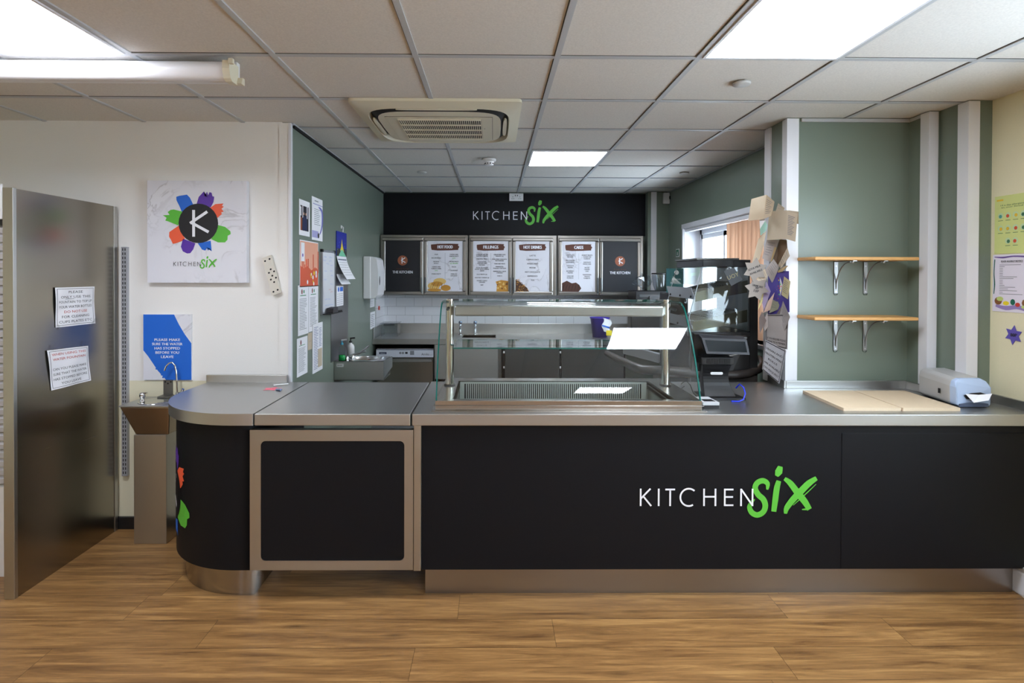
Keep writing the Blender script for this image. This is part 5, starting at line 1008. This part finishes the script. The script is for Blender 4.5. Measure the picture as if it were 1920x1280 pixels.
MB().tube([(1.03, 3.12, CT+.06), (1.05, 3.10, CT+.085), (1.075, 3.10, CT+.06), (1.085, 3.08, CT+.02), (1.095, 3.06, CT+.006)], .0025, 6).tube([(1.03, 3.16, CT+.004), (1.03, 3.13, CT+.03), (1.05, 3.12, CT+.05)], .0025, 6).build('power_cable', BLACK, None, 'thin black cable beside the right end of the glass display', 'cable')
t = thing('card_reader', 'small silver and black card reader at the right foot of the glass display', 'card reader', (1.075, 2.86, CT))
MB().prism([(1.032, 2.80, 0), (1.118, 2.80, 0), (1.112, 2.93, 0), (1.026, 2.93, 0)], (0, 0, CT+.0005), (0, 0, CT+.018)).build('base', BLACK, t, bevel=.004)
MB().prism([(1.032, 2.80, 0), (1.118, 2.80, 0), (1.110, 2.935, 0), (1.02, 2.935, 0)], (0, 0, CT+.018), (0, 0, CT+.032)).build('body', mat('silver_plastic', (196, 198, 200), .35), t, bevel=.005)
MB().prism([(1.05, 2.825, 0), (1.105, 2.825, 0), (1.10, 2.87, 0), (1.05, 2.87, 0)], (0, 0, CT+.032), (0, 0, CT+.0335)).build('display', BLACK, t)

# ------------------------------------------------------------------ shelves, boards, dispenser
for i, (z, bl) in enumerate(((1.647, 'upper'), (1.311, 'lower'))):
    sh = thing('wooden_wall_shelf', '%s pale wood shelf on two steel brackets against the green wall' % bl, 'shelf', (2.07, 3.24, z), 'wooden wall shelves')
    MB().box(1.782, 2.366, 3.145, 3.3365, z, z+.019).build('board', WOODE, sh, bevel=.005)
    for x in (2.012, 2.187):
        mb = MB().box(x-.011, x+.011, 3.331, 3.3372, z-.19, z).box(x-.011, x+.011, 3.155, 3.331, z-.0055, z-.0005)
        P = [(3.331, z-.165)]+[(3.331-.135*(1-math.cos(q*PI/16)), z-.165+.158*math.sin(q*PI/16)) for q in range(1, 9)]
        mb.tube([(x, a, b) for a, b in P], .0035, 8); mb.lathe((x, 3.331, z-.19), [(.011, 0), (.011, .006)], 12, 0, (0, 1, 0))
        b_ = mb.build('bracket', mat('zinc_steel', (150, 150, 150), .35, .9), sh)
        sc_ = MB(); fs = front(0, 3.3305, 0)
        for zz in (z-.03, z-.18): sc_.disc(fs, x, zz, .0045, .0005, 0, 8)
        sc_.lathe((x, 3.175, z-.006), [(.006, 0), (.006, -.008), (.001, -.009)], 10).build('screw', mat('screw_steel', (200, 200, 206), .3, 1), b_)
for i, (a, b, lb) in enumerate(((1.706, 1.992, 'left pale wooden chopping board on the steel worktop'), (1.998, 2.284, 'right pale wooden chopping board touching the paper napkin dispenser'))):
    MB().prism([(a, 2.756, CT+.0006), (b, 2.756, CT+.0006), (b+.03, 3.18, CT+.0006), (a+.03, 3.18, CT+.0006)], (0, 0, 0), (0, 0, .015)).build('chopping_board', WOOD, None, lb, 'chopping board', 'chopping boards on the worktop', bevel=.005, seg=3)
t = thing('napkin_dispenser', 'grey and pale blue tabletop napkin dispenser with a white napkin', 'napkin dispenser', (2.43, 3.03, CT))
fn = fr((2.425, 2.845, CT+.0006), (1, 0, 0), (0, 0, 1)); ang = .03
prof_ = [(-.09, .012), (-.092, .10), (-.085, .128), (-.06, .140), (.055, .140), (.08, .128), (.088, .10), (.086, .012), (.07, .001), (-.07, .001)]
def shf(P, y, s=1, dx=0): return [(2.42+a*s+dx, y, CT+.0006+b*(1+.10*(y-2.845)/.36)) for a, b in P]
A, B, C_ = shf(prof_, 2.85, .97), shf(prof_, 2.88), shf(prof_, 3.14, 1.0, .035)
mb = MB(); n = len(prof_); mb.add(B+C_, [(i, (i+1) % n, n+(i+1) % n, n+i) for i in range(n)]+[tuple(range(n))[::-1], tuple(range(n, 2*n))]); mb.build('body', mat('light_grey_plastic', (182, 182, 182), .4), t, bevel=.008)
fc = [(2.42+a*.99, 2.838+(.02 if b > .12 else 0), CT+.0006+b*.985) for a, b in prof_]
mb = MB(); mb.add(fc+shf(prof_, 2.879, 1.005), [(i, (i+1) % n, n+(i+1) % n, n+i) for i in range(n)]+[tuple(range(n))[::-1]]); mb.build('front_cover', mat('ice_blue_plastic', (176, 196, 226), .22), t, bevel=.006)
ff = front(2.42, 2.8375, CT); MB().fprism(ff, [(-.055, .060), (-.02, .072), (.03, .076), (.068, .064), (.06, .048), (-.04, .042)], .0, .0012).build('slot', BLACKM, t)
MB().fprism(ff, [(-.082, .004), (.070, .004), (.066, .020), (.02, .026), (-.03, .026), (-.078, .018)], .0, .006).build('foot_bar', mat('blue_grey_dark', (84, 96, 120), .3), t)
MB().prism([(2.3285, 2.94, CT+.05), (2.3285, 2.955, CT+.05), (2.3285, 2.955, CT+.075), (2.3285, 2.94, CT+.075)], (0, 0, 0), (-.002, 0, 0)).build('lock_slot', BLACKM, t)
V = [(2.368, 2.830, CT+.070), (2.50, 2.826, CT+.072), (2.455, 2.795, CT+.045), (2.385, 2.80, CT+.032), (2.44, 2.835, CT+.064)]
mb = MB().add(V, [(0, 3, 4), (3, 2, 4), (2, 1, 4)]); mb.add([Vector(v)+Vector((0, .001, .0)) for v in V], [(0, 4, 3), (3, 4, 2), (2, 4, 1)]); mb.build('paper_napkin', PAPER, None, 'white paper napkin sticking out of the dispenser slot', 'napkin')

# posters on the cream wall
PX = RW-.0015; fq = lambda y, z: fr((PX-.0016, y, z), (0, -1, 0), (0, 0, 1))
pr = thing('green_poster', 'pale yellow-green poster with rows of small round food pictures on the cream wall', 'poster', (PX, 2.86, 1.675))
mb = MB().box(PX-.0012, PX, 2.742, 2.960, 1.677, 1.975); f_ = fq(2.96, 1.677)
mb.fpoly(f_, [(.012, .272), (.05, .272), (.05, .280), (.012, .280)], .0003, 2); mb.text('14 a day allergens', f_, .1, .245, .008, wid=.13, m=3).text('in our food', f_, .1, .234, .007, wid=.12, m=3)
r = random.Random(9)
for j, row in enumerate(((.035, .078, .120, .162), (.035, .078, .120, .162), (.078, .120))):
    for x in row:
        y = .195-.065*j; mb.disc(f_, x, y, .016, .0003, 4, 14); mb.disc(f_, x+r.uniform(-.004, .004), y-.003, .0095, .0006, (2, 5, 6, 3)[r.randrange(4)], 8); mb.frect(f_, x-.014, x+.014, y-.026, y-.0235, .0003, 3)
mb.build('printed_sheet', [mat('lime_paper', (206, 214, 138), .7), INK, mat('amber_print', (224, 186, 50), .6), mat('dark_green_ink', (60, 110, 80), .6), mat('pale_mint', (190, 214, 170), .6), mat('tomato_print', (206, 84, 50), .6), mat('teal_print', (80, 160, 150), .6)], pr)
pr = thing('allergy_poster', 'white food allergy notice with purple and green borders and vegetables on the cream wall', 'poster', (PX, 2.87, 1.38))
mb = MB().box(PX-.0012, PX, 2.752, 2.968, 1.378, 1.672); f_ = fq(2.968, 1.378)
mb.stroke(f_, [(.01, .283), (.06, .279), (.12, .284), (.2, .279)], [.004, .009, .007, .009], .0003, 1); mb.stroke(f_, [(.012, .27), (.008, .2), (.012, .14), (.008, .09)], [.006, .005, .007, .004], .0003, 2)
mb.text('FOOD ALLERGY NOTICE', f_, .11, .255, .0085, wid=.12, m=3, bold=.0004); mb.frect(f_, .05, .17, .2515, .2525, .0003, 3)
for i in range(18): mb.frect(f_, .04, .04+(.12, .03, .02, .02, .02, .02, .02, .10, .08, .02, .02, .02, .03, .09, .05, .10, .02, .13)[i], .240-i*.0088, .2425-i*.0088, .0003, 4)
mb.stroke(f_, [(.02, .03), (.08, .02), (.14, .028), (.2, .018)], [.012, .022, .02, .024], .0003, 5)
mb.disc(f_, .035, .055, .022, .0006, 7, 10, .02).disc(f_, .045, .066, .02, .0008, 8, 10, .012).disc(f_, .08, .045, .018, .0008, 6, 10, .011).disc(f_, .118, .052, .014, .0008, 2, 8, .016).disc(f_, .145, .04, .014, .0008, 9, 10, .011).disc(f_, .185, .05, .018, .0008, 7, 8, .02).disc(f_, .178, .03, .014, .001, 8, 8, .008)
mb.build('printed_sheet', [mat('lilac_white_paper', (226, 220, 232), .7), mat('muted_purple', (110, 84, 150), .6), mat('deep_green', (20, 100, 80), .6), INK, GREYINK, mat('pale_purple_wash', (150, 130, 186), .6), YELLOW, mat('crust_brown', (130, 84, 48), .6), mat('pale_leaf', (190, 206, 120), .6), REDINK], pr)
cs = at_x(1900, 628, PX-.002)
def star6(cx_, cy_, R, r_, rot=0, n=6): return [(cx_+(R if k % 2 == 0 else r_)*math.sin(k*PI/n+rot), cy_+(R if k % 2 == 0 else r_)*math.cos(k*PI/n+rot)) for k in range(2*n)]
f_ = fr((PX, cs.y, cs.z), (0, -1, 0), (0, 0, 1)); MB().fprism(f_, star6(0, 0, .05, .028, .1), .0005, .0025).text('80P', f_, .003, -.008, .017, m=1, c=.003, bold=.0008).build('purple_price_star', [mat('violet_card', (92, 80, 170), .6), INK], None, 'purple six-pointed price star on the cream wall below the posters', 'price tag')

# ------------------------------------------------------------------ cards and stars pinned to the side of the nib
def cy(pxx, lay): return min(3.44, 1.70*F_PX/max(pxx-922, 1)*.997)-.014*lay
def sheetgrid(mb, Q, nrm, m, N=6):
    for o, fl in ((0, 0), (-.0012, 1)):
        V = [Q[0]*(1-i/N)*(1-j/N)+Q[1]*(i/N)*(1-j/N)+Q[2]*(i/N)*(j/N)+Q[3]*(1-i/N)*(j/N)+nrm*o for j in range(N+1) for i in range(N+1)]
        mb.add(V, [(j*(N+1)+i, (j+1)*(N+1)+i, (j+1)*(N+1)+i+1, j*(N+1)+i+1) for j in range(N) for i in range(N)], m, True)
def card(label, panels, lay, name='greeting_card', cat='card', group='cards pinned beside the till'):
    t = MB(); ms = []
    for P, m_, lines in panels:
        if m_ not in ms: ms.append(m_)
        Q = [at_y(x, y, cy(x, lay)+(d[0] if d else 0)) for (x, y, *d) in P]
        i = ms.index(m_); nrm = (Q[1]-Q[0]).cross(Q[2]-Q[0]).normalized()
        if nrm.y > 0: nrm = -nrm
        if len(Q) == 4: sheetgrid(t, Q, nrm, i)
        else: t.prism([tuple(q) for q in Q], (0, 0, 0), tuple(nrm*-.0012), i)
        if lines and len(Q) >= 4:
            if GREYINK not in ms: ms.append(GREYINK)
            gi = ms.index(GREYINK); L = lambda a, b: Q[0]*(1-a)*(1-b)+Q[1]*a*(1-b)+Q[2]*a*b+Q[3]*(1-a)*b+nrm*.0012
            for k in range(lines):
                b = .15+.7*k/max(lines, 1); t.poly([L(.15, b), L(.15, b+.02), L(.8-.1*(k % 3), b+.02), L(.8-.1*(k % 3), b)], gi)
    return t.build(name, ms, None, label, cat, group)
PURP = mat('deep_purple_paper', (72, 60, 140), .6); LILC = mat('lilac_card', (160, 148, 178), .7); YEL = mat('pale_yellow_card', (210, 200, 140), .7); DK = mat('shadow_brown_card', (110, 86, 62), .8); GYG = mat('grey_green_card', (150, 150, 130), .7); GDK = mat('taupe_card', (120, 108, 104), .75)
card('purple backing paper behind the pinned cards', [([(1440, 508), (1479, 508), (1480, 585), (1440, 590)], PURP, 0)], -.55, 'backing_paper', 'paper')
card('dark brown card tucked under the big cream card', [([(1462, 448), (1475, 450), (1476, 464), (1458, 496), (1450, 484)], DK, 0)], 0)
card('open cream card at the very top of the pinned cards', [([(1409, 373), (1437, 365), (1431, 411), (1403, 414)], PAPER_O, 0), ([(1437, 365), (1452, 378, -.03), (1447, 404, -.03), (1431, 411)], PAPER_O, 8)], 3)
card('small tan card peeking out above the large cream card', [([(1459, 381), (1471, 390), (1468, 397), (1454, 397)], PAPER_O, 2)], 1)
card('pale card edge behind the large cream card on the white trim', [([(1478, 394), (1497, 396.5), (1497, 420), (1480, 416)], PAPER_O, 0)], 1)
card('large cream folded card with handwriting overlapping the white corner trim', [([(1442, 396), (1475.6, 394, -.03), (1473.6, 448, -.03), (1438, 450)], PAPER_O, 0), ([(1475.6, 394, -.03), (1495.5, 401), (1491, 453), (1473.6, 448, -.03)], PAPER_O, 12)], 3)
mb_ = card('small card with white top and coloured dots left of the large cream card', [([(1424, 408), (1433, 408), (1435, 414), (1425, 429)], PAPER, 0), ([(1434.5, 414), (1439, 422), (1436.7, 432), (1426, 442), (1425, 429)], mat('teal_dot_card', (150, 190, 176), .6), 0)], 2)
card('long tan folded card hanging beside the window blind', [([(1422, 448), (1437, 433), (1431, 463), (1424, 486), (1409, 497)], PAPER_O, 0), ([(1438, 448), (1461, 450), (1444, 491), (1429, 484)], PAPER_G, 6)], 1)
card('narrow gold-edged card standing out from the long tan card', [([(1452, 463), (1456, 464), (1447, 489), (1444.5, 491)], KRAFT, 0)], 2.4)
card('slanting written card beside the white trim above the purple paper', [([(1476, 464), (1480.5, 479.5), (1464, 504), (1459, 497)], PAPER_O, 5)], 1)
card('kraft brown card wedge below the slanting written card', [([(1472.5, 498.5), (1477.5, 498), (1467, 509), (1450, 513)], KRAFT, 0)], 1.4)
card('pointed off-white written card hanging over the purple paper', [([(1450, 486), (1461, 500), (1448, 531), (1434.5, 506)], PAPER_G, 5)], 2.2)
card('tan card folded to a point right of the price stars', [([(1433, 500.6), (1439, 517.5), (1430, 538), (1415.5, 530)], PAPER_O, 3)], 3.6)
card('curved lilac card hanging below the tan pointed card', [([(1437, 527), (1445, 546), (1432, 583), (1429, 566)], LILC, 0), ([(1433, 538), (1430, 565), (1421.5, 581), (1425, 560)], YEL, 0)], 2)
mc = card('diamond-shaped card with bright coloured dots over the purple paper', [([(1461, 515), (1467, 534), (1460, 568), (1448.6, 541.6)], PAPER, 0)], 1)
g_ = [at_y(x, y, cy(x, 1)) for x, y in ((1461, 515), (1467, 534), (1460, 568), (1448.6, 541.6))]; n_ = (g_[1]-g_[0]).cross(g_[2]-g_[0]).normalized(); n_ = -n_ if n_.y > 0 else n_
db = MB(); DC = [REDINK, YELLOW, BLUE, GREENV, ORANGE]
for i in range(5):
    for j in range(4):
        a, b = .12+.19*i, .15+.23*j; q = g_[0]*(1-a)*(1-b)+g_[1]*a*(1-b)+g_[2]*a*b+g_[3]*(1-a)*b+n_*.001
        db.disc(fr(q, (1, 0, 0), (0, 0, 1)), 0, 0, .0042, 0, (i+2*j) % 5, 8)
db.build('dot_pattern', DC, mc)
card('cream lined card over the purple paper at the right', [([(1470, 518), (1482, 527.5), (1477, 561), (1465, 552.5)], mat('butter_card', (216, 204, 160), .7), 7)], 1)
card('pink and cream picture card opening to the left', [([(1452.5, 548), (1444, 581), (1432, 586), (1440, 565)], mat('blush_card', (204, 176, 160), .7), 0)], 2)
card('grey-green card beside the pink picture card', [([(1453, 549), (1461, 572), (1459, 580), (1442, 587)], GYG, 4)], 1.4)
card('grey diamond card at the lower right of the pinned cards', [([(1468, 564), (1481, 594), (1471, 619), (1460, 598)], PAPER_G, 5), ([(1466, 573), (1460, 598), (1450, 612), (1456, 588)], GDK, 0)], 1.6)
card('taupe card at the lower left of the pinned cards', [([(1429, 584), (1437, 601), (1425, 624), (1423.6, 596)], GDK, 0)], 3)
card('pale grey card behind the taupe card', [([(1438, 586), (1448, 601), (1434, 621), (1431, 604)], PAPER_G, 0)], 1.5)
card('pale yellow patterned card above the printed notice', [([(1454, 591.6), (1462.6, 604), (1457, 634), (1447, 627)], YEL, 3)], 2)
def notice2(name, label, q, lay, lines, mats, bh=.5):
    Q = [at_y(x, y, cy(x, lay)) for x, y in q]; n_ = (Q[1]-Q[0]).cross(Q[3]-Q[0]).normalized(); n_ = -n_ if n_.y > 0 else n_
    L = lambda a, b, c=0: Q[0]*(1-a)*(1-b)+Q[1]*a*(1-b)+Q[2]*a*b+Q[3]*(1-a)*b+n_*(.001+c)
    mb = MB(); sheetgrid(mb, Q, n_, 0, 10)
    for A, B in (((.04, .03), (.96, .03)), ((.96, .03), (.96, .97)), ((.96, .97), (.04, .97)), ((.04, .97), (.04, .03))): mb.stroke(L, [A, B], .022, .0004, 1, False)
    for b, s in lines: mb.text(s, lambda x, y, c=0: L(.5+x, b-y, c), 0, 0, .06, wid=min(.84, .095*len(s)), m=1)
    return mb.build(name, mats, None, label, 'notice')
notice2('printed_notice', 'bordered printed notice partly covered by cards above the vegan rolls notice', [(1436, 589), (1478, 589), (1476, 655), (1436, 645)], .2, [(.80, 'IF YOU REQUIRE PLEASE'), (.90, 'SPEAK TO A MEMBER')], [PAPER_G, INK])
notice2('vegan_rolls_notice', 'white bordered notice about vegan and gluten free rolls curling off the nib', [(1435, 637), (1474, 657), (1461, 719), (1429, 692)], 1.2, [(.26, 'VEGAN AND'), (.41, 'GLUTEN FREE'), (.56, 'ROLLS'), (.72, 'ARE AVAILABLE'), (.87, 'ON REQUEST')], [mat('notice_paper', (206, 205, 210), .8), INK])
for (x, y, rot, ls, lay, lb) in ((1416, 506, -.38, (('SOYA MILK', .008), ('AVAILABLE', -.018)), 4.2, 'tilted grey star tag about soya milk beside the tiered cabinet'), (1419, 541, .25, (('CARAMEL SHOT', .010), ('ONLY', -.002), ('10P', -.022)), 3.9, 'tilted grey star tag priced 10P below the soya milk star')):
    p = at_y(x, y, cy(1440, lay)); f_ = fr(p, (math.cos(rot), 0, -math.sin(rot)), (math.sin(rot), 0, math.cos(rot)))
    mb = MB().fprism(f_, star6(0, 0, .075, .046, .5), -.0015, 0)
    for i, (s, o) in enumerate(ls): mb.text(s, f_, 0, o, .012 if s != '10P' else .016, wid=.0088*len(s) if s in ('SOYA MILK', 'AVAILABLE') else None if s == '10P' else .0055*len(s), m=1, bold=.0005)
    mb.build('star_price_tag', [mat('grey_star_card', (150, 142, 134), .7), INK], None, lb, 'price tag', 'star price tags beside the cabinet')
# coloured dots printed on two cards
